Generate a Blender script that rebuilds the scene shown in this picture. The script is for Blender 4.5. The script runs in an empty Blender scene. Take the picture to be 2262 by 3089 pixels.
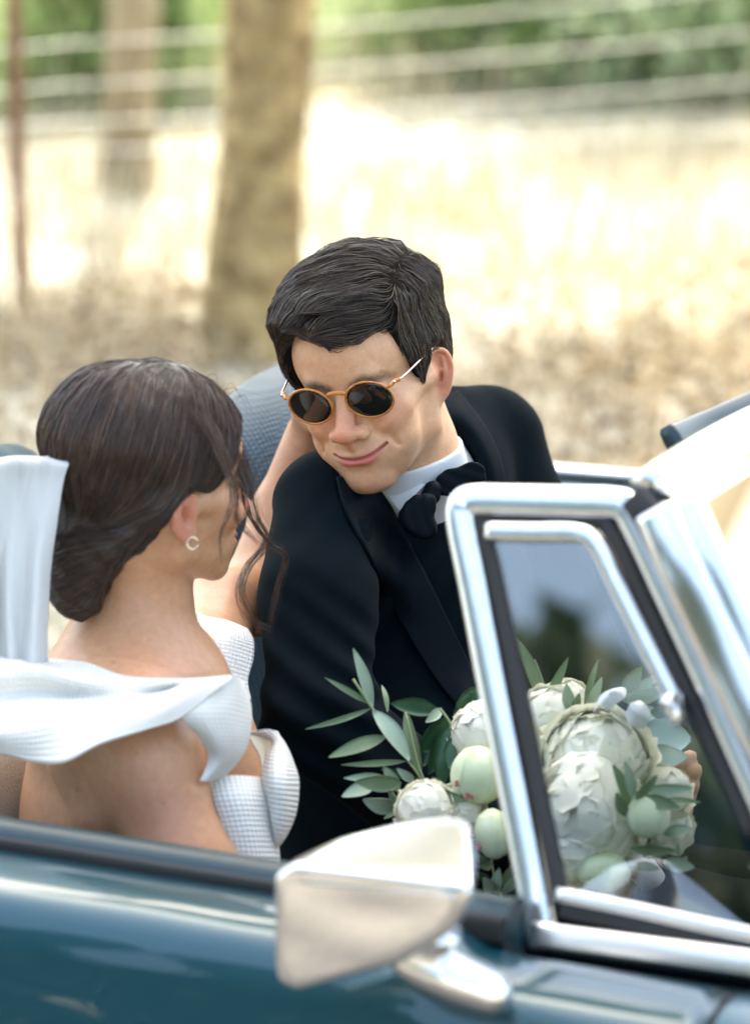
import bpy, bmesh, math, random
import numpy as np
from mathutils import Vector, Matrix, noise as mnoise

# ------------------------------------------------------------------ camera, world, sun, exposure
R_ = math.radians
scene = bpy.context.scene
F, CX, CY = 10817.0, 1131.0, 1544.5        # focal length in photo pixels, image centre
PITCH = R_(14.5)
CAM = np.array([0.0, 0.0, 1.9])
SP, CP = math.sin(PITCH), math.cos(PITCH)
cam_d = bpy.data.cameras.new('camera')
cam_d.sensor_fit = 'HORIZONTAL'; cam_d.sensor_width = 24.0
cam_d.lens = 24.0 * F / 2262.0
cam_d.clip_start = 0.05; cam_d.clip_end = 3000
cam_d.dof.use_dof = True; cam_d.dof.focus_distance = 3.76
cam_d.dof.aperture_fstop = 3.05; cam_d.dof.aperture_blades = 0
cam = bpy.data.objects.new('camera', cam_d)
scene.collection.objects.link(cam)
cam.location = CAM.tolist(); cam.rotation_euler = (R_(90) - PITCH, 0, 0)
scene.camera = cam

SUN_EL, SUN_AZ = R_(60), R_(4)             # sun behind the scene, a little to the right of the view (+Y turned to +X)
world = bpy.data.worlds.new('World'); scene.world = world; world.use_nodes = True
wn = world.node_tree.nodes; wl = world.node_tree.links
bg = wn['Background']
sky = wn.new('ShaderNodeTexSky'); sky.sky_type = 'NISHITA'; sky.sun_disc = False
sky.sun_elevation = SUN_EL; sky.sun_rotation = SUN_AZ
sky.air_density = 1.0; sky.dust_density = 4.0; sky.ozone_density = 0.3
wl.new(sky.outputs[0], bg.inputs[0]); bg.inputs[1].default_value = 0.15
sun_d = bpy.data.lights.new('sun', 'SUN'); sun_d.energy = 2.0; sun_d.angle = R_(0.55)
sun_d.color = (1.0, 0.975, 0.94)
sun = bpy.data.objects.new('sun', sun_d); scene.collection.objects.link(sun)
sdir = Vector((math.sin(SUN_AZ) * math.cos(SUN_EL), math.cos(SUN_AZ) * math.cos(SUN_EL), math.sin(SUN_EL)))
sun.rotation_euler = sdir.to_track_quat('Z', 'Y').to_euler(); sun.location = (6, 20, 30)
vs = scene.view_settings
vs.view_transform = 'Standard'; vs.look = 'None'; vs.gamma = 1.0; vs.use_curve_mapping = False
vs.exposure = 2.62
vs.use_white_balance = True; vs.white_balance_temperature = 7250; vs.white_balance_tint = 4
scene.render.engine = 'CYCLES'
scene.cycles.use_denoising = True
scene.cycles.max_bounces = 8; scene.cycles.transparent_max_bounces = 24
scene.cycles.sample_clamp_indirect = 6

COL = scene.collection
rng = np.random.RandomState(7)

# ------------------------------------------------------------------ coordinates
# "view" frame: x right, y along the camera axis, z up in the picture (metres)
def V(u, v, d): return np.array([(u - CX) / F * d, d, -(v - CY) / F * d])
def to_world(p):
    p = np.asarray(p, float)
    x, y, z = p[..., 0], p[..., 1], p[..., 2]
    return np.stack([x + CAM[0], y * CP + z * SP + CAM[1], -y * SP + z * CP + CAM[2]], -1)
def to_view(w):
    w = np.asarray(w, float) - CAM
    x, y, z = w[..., 0], w[..., 1], w[..., 2]
    return np.stack([x, y * CP - z * SP, y * SP + z * CP], -1)
def W(u, v, d): return to_world(V(u, v, d))
S = 2262.0 / 1652.0                           # measured on a 1652 px wide view of the photo
def D(u, v, d): return V(u * S, v * S, d)     # view point from that view's pixel
def DW(u, v, d): return to_world(D(u, v, d))
def on_plane(u, v, z):                        # world point where that pixel's ray meets height z
    a = DW(u, v, 1.0) - CAM
    return CAM + a * ((z - CAM[2]) / a[2])

# ------------------------------------------------------------------ materials
def new_mat(name):
    m = bpy.data.materials.new(name); m.use_nodes = True
    nt = m.node_tree
    return m, nt, nt.nodes, nt.links, nt.nodes['Principled BSDF']
def setin(b, **k):
    for n, v in k.items():
        b.inputs[n.replace('_', ' ')].default_value = v
def mat(name, col, rough=0.5, metal=0.0, spec=0.5, noise=None, bump=None, **k):
    """noise=(scale, col2, contrast) ; bump=(scale, strength, distance)"""
    m, nt, N, L, b = new_mat(name)
    b.inputs['Base Color'].default_value = (*col, 1); b.inputs['Roughness'].default_value = rough
    b.inputs['Metallic'].default_value = metal; b.inputs['Specular IOR Level'].default_value = spec
    for n, v in k.items(): b.inputs[n.replace('_', ' ')].default_value = v
    tc = N.new('ShaderNodeTexCoord')
    if noise:
        t = N.new('ShaderNodeTexNoise'); t.inputs['Scale'].default_value = noise[0]; t.inputs['Detail'].default_value = 5
        L.new(tc.outputs['Object'], t.inputs['Vector'])
        r = N.new('ShaderNodeValToRGB'); c = noise[2] if len(noise) > 2 else .2
        r.color_ramp.elements[0].position = .5 - c; r.color_ramp.elements[1].position = .5 + c
        r.color_ramp.elements[0].color = (*col, 1); r.color_ramp.elements[1].color = (*noise[1], 1)
        L.new(t.outputs['Fac'], r.inputs['Fac']); L.new(r.outputs['Color'], b.inputs['Base Color'])
    if bump:
        t = N.new('ShaderNodeTexNoise'); t.inputs['Scale'].default_value = bump[0]; t.inputs['Detail'].default_value = 4
        L.new(tc.outputs['Object'], t.inputs['Vector'])
        bp = N.new('ShaderNodeBump'); bp.inputs['Strength'].default_value = bump[1]; bp.inputs['Distance'].default_value = bump[2]
        L.new(t.outputs['Fac'], bp.inputs['Height']); L.new(bp.outputs['Normal'], b.inputs['Normal'])
    return m
def attr_mat(name, rough=.5, spec=.5, noise_amt=.12, noise_scale=200, sss=0, bump=None, sheen=0):
    m, nt, N, L, b = new_mat(name)
    a = N.new('ShaderNodeAttribute'); a.attribute_name = 'pigment'
    t = N.new('ShaderNodeTexNoise'); t.inputs['Scale'].default_value = noise_scale; t.inputs['Detail'].default_value = 4
    tc = N.new('ShaderNodeTexCoord'); L.new(tc.outputs['Object'], t.inputs['Vector'])
    mr = N.new('ShaderNodeMapRange'); mr.inputs['From Min'].default_value = .3; mr.inputs['From Max'].default_value = .7
    mr.inputs['To Min'].default_value = 1 - noise_amt; mr.inputs['To Max'].default_value = 1 + noise_amt
    L.new(t.outputs['Fac'], mr.inputs['Value'])
    vm = N.new('ShaderNodeVectorMath'); vm.operation = 'SCALE'
    tf = N.new('ShaderNodeTexNoise'); tf.inputs['Scale'].default_value = noise_scale * 7; tf.inputs['Detail'].default_value = 2
    L.new(tc.outputs['Object'], tf.inputs['Vector'])
    mf = N.new('ShaderNodeMapRange'); mf.inputs['From Min'].default_value = .3; mf.inputs['From Max'].default_value = .7
    mf.inputs['To Min'].default_value = 1 - noise_amt; mf.inputs['To Max'].default_value = 1 + noise_amt
    L.new(tf.outputs['Fac'], mf.inputs['Value'])
    mm = N.new('ShaderNodeMath'); mm.operation = 'MULTIPLY'; L.new(mr.outputs[0], mm.inputs[0]); L.new(mf.outputs[0], mm.inputs[1])
    L.new(a.outputs['Color'], vm.inputs[0]); L.new(mm.outputs[0], vm.inputs['Scale'])
    L.new(vm.outputs[0], b.inputs['Base Color'])
    b.inputs['Roughness'].default_value = rough; b.inputs['Specular IOR Level'].default_value = spec
    if sss:
        b.inputs['Subsurface Weight'].default_value = sss
        b.inputs['Subsurface Radius'].default_value = (1.0, .35, .18); b.inputs['Subsurface Scale'].default_value = .006
    if sheen: b.inputs['Sheen Weight'].default_value = sheen
    if bump:
        t2 = N.new('ShaderNodeTexNoise'); t2.inputs['Scale'].default_value = bump[0]; t2.inputs['Detail'].default_value = 3
        L.new(tc.outputs['Object'], t2.inputs['Vector'])
        bp = N.new('ShaderNodeBump'); bp.inputs['Strength'].default_value = bump[1]; bp.inputs['Distance'].default_value = bump[2]
        L.new(t2.outputs['Fac'], bp.inputs['Height']); L.new(bp.outputs['Normal'], b.inputs['Normal'])
    return m

# ------------------------------------------------------------------ objects
def empty(name, loc, label=None, cat=None, group=None):
    o = bpy.data.objects.new(name, None); COL.objects.link(o); o.location = [float(c) for c in loc]
    o.empty_display_size = .1
    tag(o, label, cat, group); return o
def tag(o, label=None, cat=None, group=None, kind=None):
    if label: o['label'] = label
    if cat: o['category'] = cat
    if group: o['group'] = group
    if kind: o['kind'] = kind
    return o
def obj(name, verts, faces, m, parent=None, smooth=True, pigment=None, origin=None):
    """verts in world metres"""
    verts = np.asarray(verts, float)
    chain = np.zeros(3); p = parent
    while p is not None: chain += np.array(p.location); p = p.parent
    if origin is None:
        origin = chain if parent is not None else np.array([verts[:, 0].mean(), verts[:, 1].mean(), verts[:, 2].min()])
    me = bpy.data.meshes.new(name)
    local = verts - origin
    if isinstance(faces, np.ndarray):
        nv, nf, k = len(local), len(faces), faces.shape[1]
        me.vertices.add(nv); me.vertices.foreach_set('co', local.astype(np.float32).ravel())
        me.loops.add(nf * k); me.loops.foreach_set('vertex_index', faces.astype(np.int32).ravel())
        me.polygons.add(nf); me.polygons.foreach_set('loop_start', np.arange(0, nf * k, k, dtype=np.int32))
        me.update(calc_edges=True)
    else:
        me.from_pydata(local.tolist(), [], faces)
    me.polygons.foreach_set('use_smooth', [smooth] * len(me.polygons))
    if pigment is not None:
        a = me.attributes.new('pigment', 'FLOAT_COLOR', 'POINT')
        c = np.ones((len(local), 4), np.float32); c[:, :3] = pigment
        a.data.foreach_set('color', c.ravel())
    if m: me.materials.append(m)
    me.update()
    o = bpy.data.objects.new(name, me); COL.objects.link(o)
    o.location = (np.asarray(origin) - (chain if parent is not None else 0)).tolist()
    if parent is not None: o.parent = parent
    return o
class MB:
    def __init__(s): s.v = []; s.f = []
    def add(s, v, f):
        n = len(s.v); s.v.extend([tuple(map(float, p)) for p in v]); s.f.extend([tuple(i + n for i in q) for q in f]); return s
    def box(s, c, half, ax=None, bev=0.0):
        ax = np.eye(3) if ax is None else np.asarray(ax)   # rows = axes
        b = bmesh.new(); bmesh.ops.create_cube(b, size=2)
        for v in b.verts: v.co = Vector((v.co.x * half[0], v.co.y * half[1], v.co.z * half[2]))
        if bev: bmesh.ops.bevel(b, geom=b.edges[:], offset=bev, segments=2, profile=.5, affect='EDGES')
        b.verts.index_update()
        s.add([np.asarray(c) + np.array(v.co) @ ax for v in b.verts], [[v.index for v in f.verts] for f in b.faces]); b.free(); return s
    def tube(s, pts, rad, n=10, cap=True, flat=1.0, up=(0, 0, 1)):
        pts = [np.asarray(p, float) for p in pts]; m = len(pts)
        rad = [rad] * m if np.isscalar(rad) else rad
        vs_, fs = [], []
        a = None
        for i in range(m):
            t = pts[min(i + 1, m - 1)] - pts[max(i - 1, 0)]; t /= np.linalg.norm(t) + 1e-12
            if a is None:
                a = np.cross(t, up); 
                if np.linalg.norm(a) < 1e-3: a = np.cross(t, (1, 0, 0))
            a = a - t * (a @ t); a /= np.linalg.norm(a) + 1e-12
            b_ = np.cross(t, a)
            for k in range(n):
                th = 2 * math.pi * k / n
                vs_.append(pts[i] + rad[i] * (math.cos(th) * a + math.sin(th) * b_ * flat))
        for i in range(m - 1):
            for k in range(n):
                k2 = (k + 1) % n
                fs.append((i * n + k, i * n + k2, (i + 1) * n + k2, (i + 1) * n + k))
        if cap: fs.append(tuple(range(n))[::-1]); fs.append(tuple((m - 1) * n + k for k in range(n)))
        return s.add(vs_, fs)
    def build(s, name, m, parent=None, **k): return obj(name, s.v, s.f, m, parent, **k)
def cr(P, n=8, closed=False):
    """Catmull-Rom through the control points (rows)"""
    P = np.asarray(P, float); m = len(P); out = []
    idx = (lambda i: i % m) if closed else (lambda i: min(max(i, 0), m - 1))
    for i in range(m if closed else m - 1):
        a, b, c, d = P[idx(i - 1)], P[idx(i)], P[idx(i + 1)], P[idx(i + 2)]
        for t in np.arange(n) / n:
            out.append(.5 * ((2 * b) + (c - a) * t + (2 * a - 5 * b + 4 * c - d) * t * t + (3 * b - a - 3 * c + d) * t ** 3))
    if not closed: out.append(P[-1])
    return np.array(out)
def grid_surf(G, nu=8, nv=8):
    """smooth surface through a grid of points G[rows][cols][3] -> array"""
    G = np.asarray(G, float)
    A = np.stack([cr(G[:, j], nu) for j in range(G.shape[1])], 1)
    return np.stack([cr(A[i], nv) for i in range(A.shape[0])], 0)
def sheet(name, A, thick, m, parent=None, wave=None, uv=True, **k):
    """a solid sheet from a point grid (world), thickness along its normals, rounded rim"""
    A = np.asarray(A, float); r, c, _ = A.shape
    du = np.gradient(A, axis=0); dv = np.gradient(A, axis=1)
    n = np.cross(du, dv); n /= np.linalg.norm(n, axis=2, keepdims=True) + 1e-12
    T = A + n * thick / 2; B = A - n * thick / 2
    v = np.concatenate([T.reshape(-1, 3), B.reshape(-1, 3)])
    f = []; o = r * c
    for i in range(r - 1):
        for j in range(c - 1):
            q = (i * c + j, i * c + j + 1, (i + 1) * c + j + 1, (i + 1) * c + j)
            f.append(q); f.append(tuple(x + o for x in q[::-1]))
    ring = [j for j in range(c)] + [i * c + c - 1 for i in range(1, r)] + [(r - 1) * c + j for j in range(c - 2, -1, -1)] + [i * c for i in range(r - 2, 0, -1)]
    for a in range(len(ring)):
        p, q = ring[a], ring[(a + 1) % len(ring)]; f.append((q, p, p + o, q + o))
    ob = obj(name, v, f, m, parent, **k)
    if uv:   # arc-length coordinates for woven patterns
        su = np.concatenate([[0], np.cumsum(np.linalg.norm(np.diff(A, axis=0), axis=2).mean(1))])
        sv = np.concatenate([[0], np.cumsum(np.linalg.norm(np.diff(A, axis=1), axis=2).mean(0))])
        U, Vv = np.meshgrid(su, sv, indexing='ij'); co = np.stack([U.ravel(), Vv.ravel()], 1); co = np.concatenate([co, co])
        l = ob.data.uv_layers.new(name='weave'); li = np.zeros(len(ob.data.loops), np.int32); ob.data.loops.foreach_get('vertex_index', li)
        l.data.foreach_set('uv', co[li].astype(np.float32).ravel())
    return ob

# ------------------------------------------------------------------ implicit-surface modelling
def ln(a): return np.sqrt((a * a).sum(-1))
def smin(a, b, k):
    h = np.clip(.5 + .5 * (b - a) / k, 0, 1); return b * (1 - h) + a * h - k * h * (1 - h)
def smax(a, b, k): return -smin(-a, -b, k)
def ell(P, c, r, rot=None):
    q = P - np.asarray(c, np.float32)
    if rot is not None: q = q @ np.asarray(rot, np.float32)
    r = np.asarray(r, np.float32); k0 = ln(q / r); k1 = ln(q / (r * r))
    return k0 * (k0 - 1) / np.maximum(k1, 1e-9)
def rcone(P, a, b, ra, rb):
    a = np.asarray(a, np.float32); b = np.asarray(b, np.float32); ba = b - a
    h = np.clip(((P - a) @ ba) / (ba @ ba), 0, 1)
    return ln(P - a - h[..., None] * ba) - (ra + (rb - ra) * h)
def chain(P, pts, rad, k=0.0):
    d = None
    for i in range(len(pts) - 1):
        e = rcone(P, pts[i], pts[i + 1], rad[i], rad[i + 1]); d = e if d is None else (np.minimum(d, e) if k == 0 else smin(d, e, k))
    return d
def rotm(ax, deg):
    return np.array(Matrix.Rotation(R_(deg), 3, ax))
def near(P, c, rad, fn, far=None):
    """evaluate fn only within rad of c"""
    d0 = ln(P - np.asarray(c, np.float32)) - rad
    out = np.maximum(d0, 0) + .02
    m = d0 < 0
    if m.any(): out[m] = fn(P[m])
    return out.astype(np.float32)
def mesh_sdf(f, lo, hi, h):
    lo = np.asarray(lo, float); hi = np.asarray(hi, float)
    nb = np.ceil((hi - lo) / (8 * h)).astype(int)
    I = np.stack(np.meshgrid(*[np.arange(n) for n in nb], indexing='ij'), -1).reshape(-1, 3)
    C = (lo + (I + .5) * 8 * h).astype(np.float32)
    I = I[np.abs(f(C)) < 8 * h * .87 * 1.5 + 2 * h]
    g = np.stack(np.meshgrid(*[np.arange(9)] * 3, indexing='ij'), -1).reshape(-1, 3)
    vals = np.empty((len(I), 729), np.float32)
    for s in range(0, len(I), 700):
        Pn = (lo + (I[s:s + 700, None, :] * 8 + g[None]) * h).astype(np.float32)
        vals[s:s + 700] = f(Pn.reshape(-1, 3)).reshape(-1, 729)
    v = vals.reshape(-1, 9, 9, 9); neg = v < 0
    corners = [(a, b, c) for a in (0, 1) for b in (0, 1) for c in (0, 1)]
    sl = lambda a: slice(a, a + 8)
    cnt = sum(neg[:, sl(a), sl(b), sl(c)].astype(np.int8) for a, b, c in corners)
    act = (cnt > 0) & (cnt < 8)
    bi, ci, cj, ck = np.nonzero(act)
    acc = np.zeros((len(bi), 3)); num = np.zeros(len(bi))
    for (a, b, c) in corners:
        for ax in range(3):
            if (a, b, c)[ax] == 1: continue
            e = [a, b, c]; e[ax] = 1
            v0 = v[bi, ci + a, cj + b, ck + c]; v1 = v[bi, ci + e[0], cj + e[1], ck + e[2]]
            m = (v0 < 0) != (v1 < 0); t = np.where(m, v0 / np.where(m, v0 - v1, 1), 0)
            p = np.tile(np.array([a, b, c], float), (len(bi), 1)); p[:, ax] += t
            acc[m] += p[m]; num[m] += 1
    cell = I[bi] * 8 + np.stack([ci, cj, ck], 1)
    verts = lo + (cell + acc / num[:, None]) * h
    M = (nb.max() + 2) * 8 + 4
    key = ((cell[:, 0] + 1) * M + cell[:, 1] + 1) * M + cell[:, 2] + 1
    order = np.argsort(key); sk = key[order]
    def look(cc):
        k = ((cc[:, 0] + 1) * M + cc[:, 1] + 1) * M + cc[:, 2] + 1
        j = np.clip(np.searchsorted(sk, k), 0, len(sk) - 1); ok = sk[j] == k
        return order[j], ok
    quads = []
    for ax in range(3):
        e = [0, 0, 0]; e[ax] = 1
        v0 = v[bi, ci, cj, ck]; v1 = v[bi, ci + e[0], cj + e[1], ck + e[2]]
        m = (v0 < 0) != (v1 < 0)
        base = cell[m]; b_, c_ = [(1, 2), (2, 0), (0, 1)][ax]
        o1 = np.zeros(3, int); o1[b_] = 1; o2 = np.zeros(3, int); o2[c_] = 1
        i0, k0 = look(base); i1, k1 = look(base - o1); i2, k2 = look(base - o1 - o2); i3, k3 = look(base - o2)
        ok = k0 & k1 & k2 & k3; q = np.stack([i0, i1, i2, i3], 1)
        fl = (v0[m] >= 0)
        q[fl] = q[fl][:, ::-1]
        quads.append(q[ok])
    return verts, np.concatenate(quads)
def grad(f, P, e=.0008):
    P = P.astype(np.float32); out = np.zeros_like(P)
    for a in range(3):
        d = np.zeros(3, np.float32); d[a] = e
        out[:, a] = f(P + d) - f(P - d)
    return out / (ln(out)[:, None] + 1e-9)
_nz = np.random.RandomState(3).rand(32, 32, 32).astype(np.float32)
def vnoise(P, scale):
    """cheap tiling value noise, -1..1"""
    q = P * scale; i = np.floor(q).astype(int); t = q - i; t = t * t * (3 - 2 * t)
    out = 0
    for a in (0, 1):
        for b in (0, 1):
            for c in (0, 1):
                w = (t[..., 0] if a else 1 - t[..., 0]) * (t[..., 1] if b else 1 - t[..., 1]) * (t[..., 2] if c else 1 - t[..., 2])
                out = out + w * _nz[(i[..., 0] + a) % 32, (i[..., 1] + b) % 32, (i[..., 2] + c) % 32]
    return out * 2 - 1
def strands(f, starts, dirf, steps, step, lift, rad, sides=3, jitter=.15, seed=1, fly=2.2):
    """hair: walk along the surface f=0 following dirf; lift(t) is the height above it; returns verts, faces (view frame)"""
    r = np.random.RandomState(seed); P = starts.astype(np.float32).copy(); n = len(P)
    lf = r.rand(n).astype(np.float32); path = []; length = .55 + .45 * r.rand(n)
    prev = None; bad = np.zeros(n, bool)
    for s in range(steps):
        t = s / (steps - 1)
        g = grad(f, P); d = f(P)
        if s == 0: lf = lf * (.35 + 1.3 * np.clip(.5 + vnoise(P, 90), 0, 1)) + fly * (r.rand(n) < .035) * r.rand(n)
        tgt = lift(t) * (.4 + .9 * lf)
        P = P - g * (d - tgt)[:, None]
        bad |= np.abs(d) > .006
        path.append(P.copy())
        v = dirf(P, t)
        v = v + jitter * np.stack([vnoise(P + 7.1 * a, 55) for a in range(3)], 1) + jitter * .5 * r.randn(n, 3) * (.35)
        v = v - g * (v * g).sum(1)[:, None]
        v /= ln(v)[:, None] + 1e-9
        if prev is not None:
            v = .55 * v + .45 * prev; v /= ln(v)[:, None] + 1e-9
        prev = v
        P = P + v * (step * length)[:, None]
    A = np.stack(path, 1); seg = ln(np.diff(A, axis=1)).max(1); A = A[(~bad) & (seg < step * 2.2)]
    return ribbons(A, rad, sides, r)
def ribbons(A, rad, sides, r):
    """A: n strands x steps x 3"""
    n, m, _ = A.shape
    T = np.gradient(A, axis=1); T /= ln(T)[..., None] + 1e-9
    a = np.cross(T, np.array([.3, -.8, .52])); a /= ln(a)[..., None] + 1e-9
    b = np.cross(T, a)
    tt = np.linspace(0, 1, m); prof = np.minimum(1, np.minimum(tt * 6 + .25, (1 - tt) * 3 + .06))
    rr = rad * (.5 + 1.0 * r.rand(n))[:, None] * prof[None]
    vs_ = []
    for k in range(sides):
        th = 2 * math.pi * k / sides
        vs_.append(A + rr[..., None] * (math.cos(th) * a + math.sin(th) * b))
    v = np.stack(vs_, 2).reshape(-1, 3)
    i, j, k = np.meshgrid(np.arange(n), np.arange(m - 1), np.arange(sides), indexing='ij')
    k2 = (k + 1) % sides; ix = lambda i, j, k: ((i * m) + j) * sides + k
    q = np.stack([ix(i, j, k), ix(i, j, k2), ix(i, j + 1, k2), ix(i, j + 1, k)], -1).reshape(-1, 4)
    return v, q
def join(parts):
    vs_, fs, o = [], [], 0
    for v, q in parts:
        vs_.append(v); fs.append(q + o); o += len(v)
    return np.concatenate(vs_), np.concatenate(fs)
# ------------------------------------------------------------------ heads (millimetres in the head's own frame: X side, Y forward, Z up, origin between the ears)
MR = np.array([[0.909, -0.3491, -0.2276], [-0.4049, -0.8689, -0.2848], [0.0983, -0.351, 0.9312]]); MT = np.array([0.0, 3.8501, 0.1364])
WR = np.array([[0.5204, 0.8505, 0.0768], [-0.8155, 0.5216, -0.2506], [-0.2532, 0.0678, 0.965]]); WT = np.array([-0.2174, 3.5492, 0.0177])
def head_frame(R, t, s):
    R32 = R.astype(np.float32); t32 = t.astype(np.float32)
    return (lambda P: (P - t32) @ R32 * np.float32(1000 / s)), (lambda L: (np.asarray(L, float) / 1000 * s) @ R.T + t)
m_loc, m_view = head_frame(MR, MT, 1.0)
w_loc, w_view = head_frame(WR, WT, .95)

def ear(q, sgn, tilt=8, fwd=0, splay=38, out=64):
    """q in mm, ear on side sgn; built in a flat frame: a = outward, b = backward, c = up"""
    o = np.array([sgn * out, -7 + fwd, -1.0])
    p = q - o.astype(np.float32)
    # local axes: c up, leaning back; outward splay
    ca, sa = math.cos(R_(splay)), math.sin(R_(splay))
    b_ax = np.array([sgn * sa, -ca, 0]); a_ax = np.array([sgn * ca, sa, 0]); c_ax = np.array([0, 0, 1.0])
    ct, st = math.cos(R_(tilt)), math.sin(R_(tilt))
    b2 = b_ax * ct - c_ax * st; c2 = c_ax * ct + b_ax * st
    L = np.stack([p @ a_ax.astype(np.float32), p @ b2.astype(np.float32), p @ c2.astype(np.float32)], -1)
    plate = ell(L, (3, 6, 2), (5.2, 18.5, 30)); lobe = ell(L, (2.5, 1, -24), (4.8, 9, 9.5))
    d = smin(plate, lobe, 5)
    d = smax(d, -ell(L, (9, 5, -3), (8.6, 9.5, 13)), 1.8)            # concha
    d = smax(d, -ell(L, (9.0, 8.5, 18), (6.0, 7, 9)), 2.0)               # upper fossa
    hx = [(3, -3, 6), (5.5, -5, 16), (7, 1, 27), (7.5, 9, 31), (7.5, 18, 26), (7.5, 22, 13), (6.5, 20, -2), (5, 14, -14), (4, 8, -24)]
    d = smin(d, chain(L, cr(hx, 3), np.full(25, 2.8)), 2.2)
    ah = [(6, 14, 20), (7, 14.5, 8), (6.5, 12.5, -4), (5, 6, -14), (4, -2, -16)]
    d = smin(d, chain(L, cr(ah, 3), np.full(13, 2.3)), 2.5)
    d = smin(d, ell(L, (4, -5, -3), (4, 4.5, 6.5)), 3)                  # tragus
    d = smax(d, -ell(L, (6, 0, -4), (8, 3.2, 4.2)), 1.5)                # canal
    return d

def only(q, c, rad, fn, d):
    m = ln(q - np.asarray(c, np.float32)) < rad
    if m.any(): d = d.copy(); d[m] = fn(q[m], d[m])
    return d
def face(q, male=True):
    d = ell(q, (0, -10, 50), (74, 95, 82))
    d = smin(d, ell(q, (0, 36, 48), (62, 48, 46)), 22)                   # forehead
    d = smin(d, ell(q, (0, 26, -14), (59, 56, 66)), 20)                  # face mass
    jw = 46 if male else 43
    for s in (-1, 1):
        d = smin(d, rcone(q, (s * jw, 6, -50), (s * 15, 66, -79), 15, 15), 16)
        d = smin(d, rcone(q, (s * (jw + 3), 2, -48), (s * 60, -8, 5), 14, 14), 18)
        d = smin(d, ell(q, (s * 40, 56, -8), (23, 22, 22)), 14)       # cheek
        d = smin(d, rcone(q, (s * 52, 40, 2), (s * 66, 8, 6), 11, 9), 12)
    if male:
        for s in (-1, 1): d = smin(d, ell(q, (s * 27, 52, -54), (23, 25, 27)), 12)
    d = smin(d, ell(q, (0, 71, -81), (23 if male else 20, 18.5, 16 if male else 12)), 12)
    if male: d = smin(d, rcone(q, (-30, 74, 33), (30, 74, 33), 12, 12), 9)
    d = smin(d, ell(q, (0, 68, -48), (36, 24, 30)), 14)                  # muzzle
    for s in (-1, 1):
        d = smax(d, -ell(q, (s * 33, 98, 15), (18, 17, 12.5)), 9)      # sockets
        d = smin(d, ell(q, (s * 31, 69, 16), (13.5, 13.5, 12)), 3)      # closed lids
        d = smax(d, -chain(q, [(s * 20, 83, 13), (s * 31, 85, 10.5), (s * 43, 78, 13)], [1, 1, 1]), 1.5)
    if male:
        for s in (-1, 1): d = smin(d, ell(q, (s * 38, 50, -38), (22, 24, 24)), 12)
    def features(q, d):
        # nose
        nz = rcone(q, (0, 78, 24), (0, 97, -12), 9, 9.5)
        nz = smin(nz, rcone(q, (0, 91, -2), (0, 105, -18), 6, 9.5), 6)
        nz = smin(nz, ell(q, (0, 103.5, -21), (13, 10.5, 9.6)), 4)
        for s in (-1, 1):
            nz = smin(nz, ell(q, (s * 14.5, 92.5, -23), (8.2, 10.5, 8.4)), 4.5)
        d = smin(d, nz, 6)
        d = smin(d, rcone(q, (0, 96, -30), (0, 91, -38), 5, 6), 5)
        for s in (-1, 1):
            d = smax(d, -ell(q, (s * 7.5, 97, -31.5), (4, 6, 4)), 2)
        # smile: corners pulled up and back
        if not male:
            d = smin(d, ell(q, (0, 50, -50), (44, 34, 34)), 14)
        c = [(-26, 82, -46.5), (-19, 88, -49.2), (-9, 92, -51.0), (3, 93, -51.6), (15, 90.5, -50.2), (25, 84.5, -46.6), (34, 76.5, -41.5)]
        cu = cr(c, 3); n = len(cu)
        w = np.sin(np.linspace(0, math.pi, n)) ** .7
        w2 = np.clip(np.sin(np.linspace(0, math.pi, n)), 0, 1) ** 1.5
        up = cu + np.stack([0 * w, -.5 * w, 2.6 * w + .4], 1); lo = cu + np.stack([0 * w, -1.4 * w, -4.6 * w - .3], 1)
        d = smin(d, chain(q, up, 1.2 + 2.0 * w), 4)
        d = smin(d, chain(q, lo, 1.2 + 4.2 * w2), 4)
        d = smax(d, -chain(q, cu + np.array([0, 2.6, 0]), 1.7 + .4 * w), 1.0)
        d = smax(d, -ell(q, (0, 102, -66), (18, 13, 7)), 7)                  # under the lip
        for s in (-1, 1):
            fold = cr([(s * 20, 92, -17), (s * 31, 86.5, -24), (s * 40, 78, -34), (s * 43, 71, -46)], 3)
            d = smax(d, -chain(q, fold, np.linspace(1.8, .8, 10)), 7)
            d = smin(d, ell(q, (s * 37, 68, -18), (15.5, 15.5, 14)), 9)        # raised cheek

        return d
    d = only(q, (0, 88, -30), 75, features, d)
    fw = 2 if male else 6
    for s in (-1, 1): d = only(q, (s * 72, -14, 0), 52, lambda p, e, s=s: smin(e, ear(p, s, 8, fw, 50 if male else 8, 63 if male else 70), 2.2), d)
    return d

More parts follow.
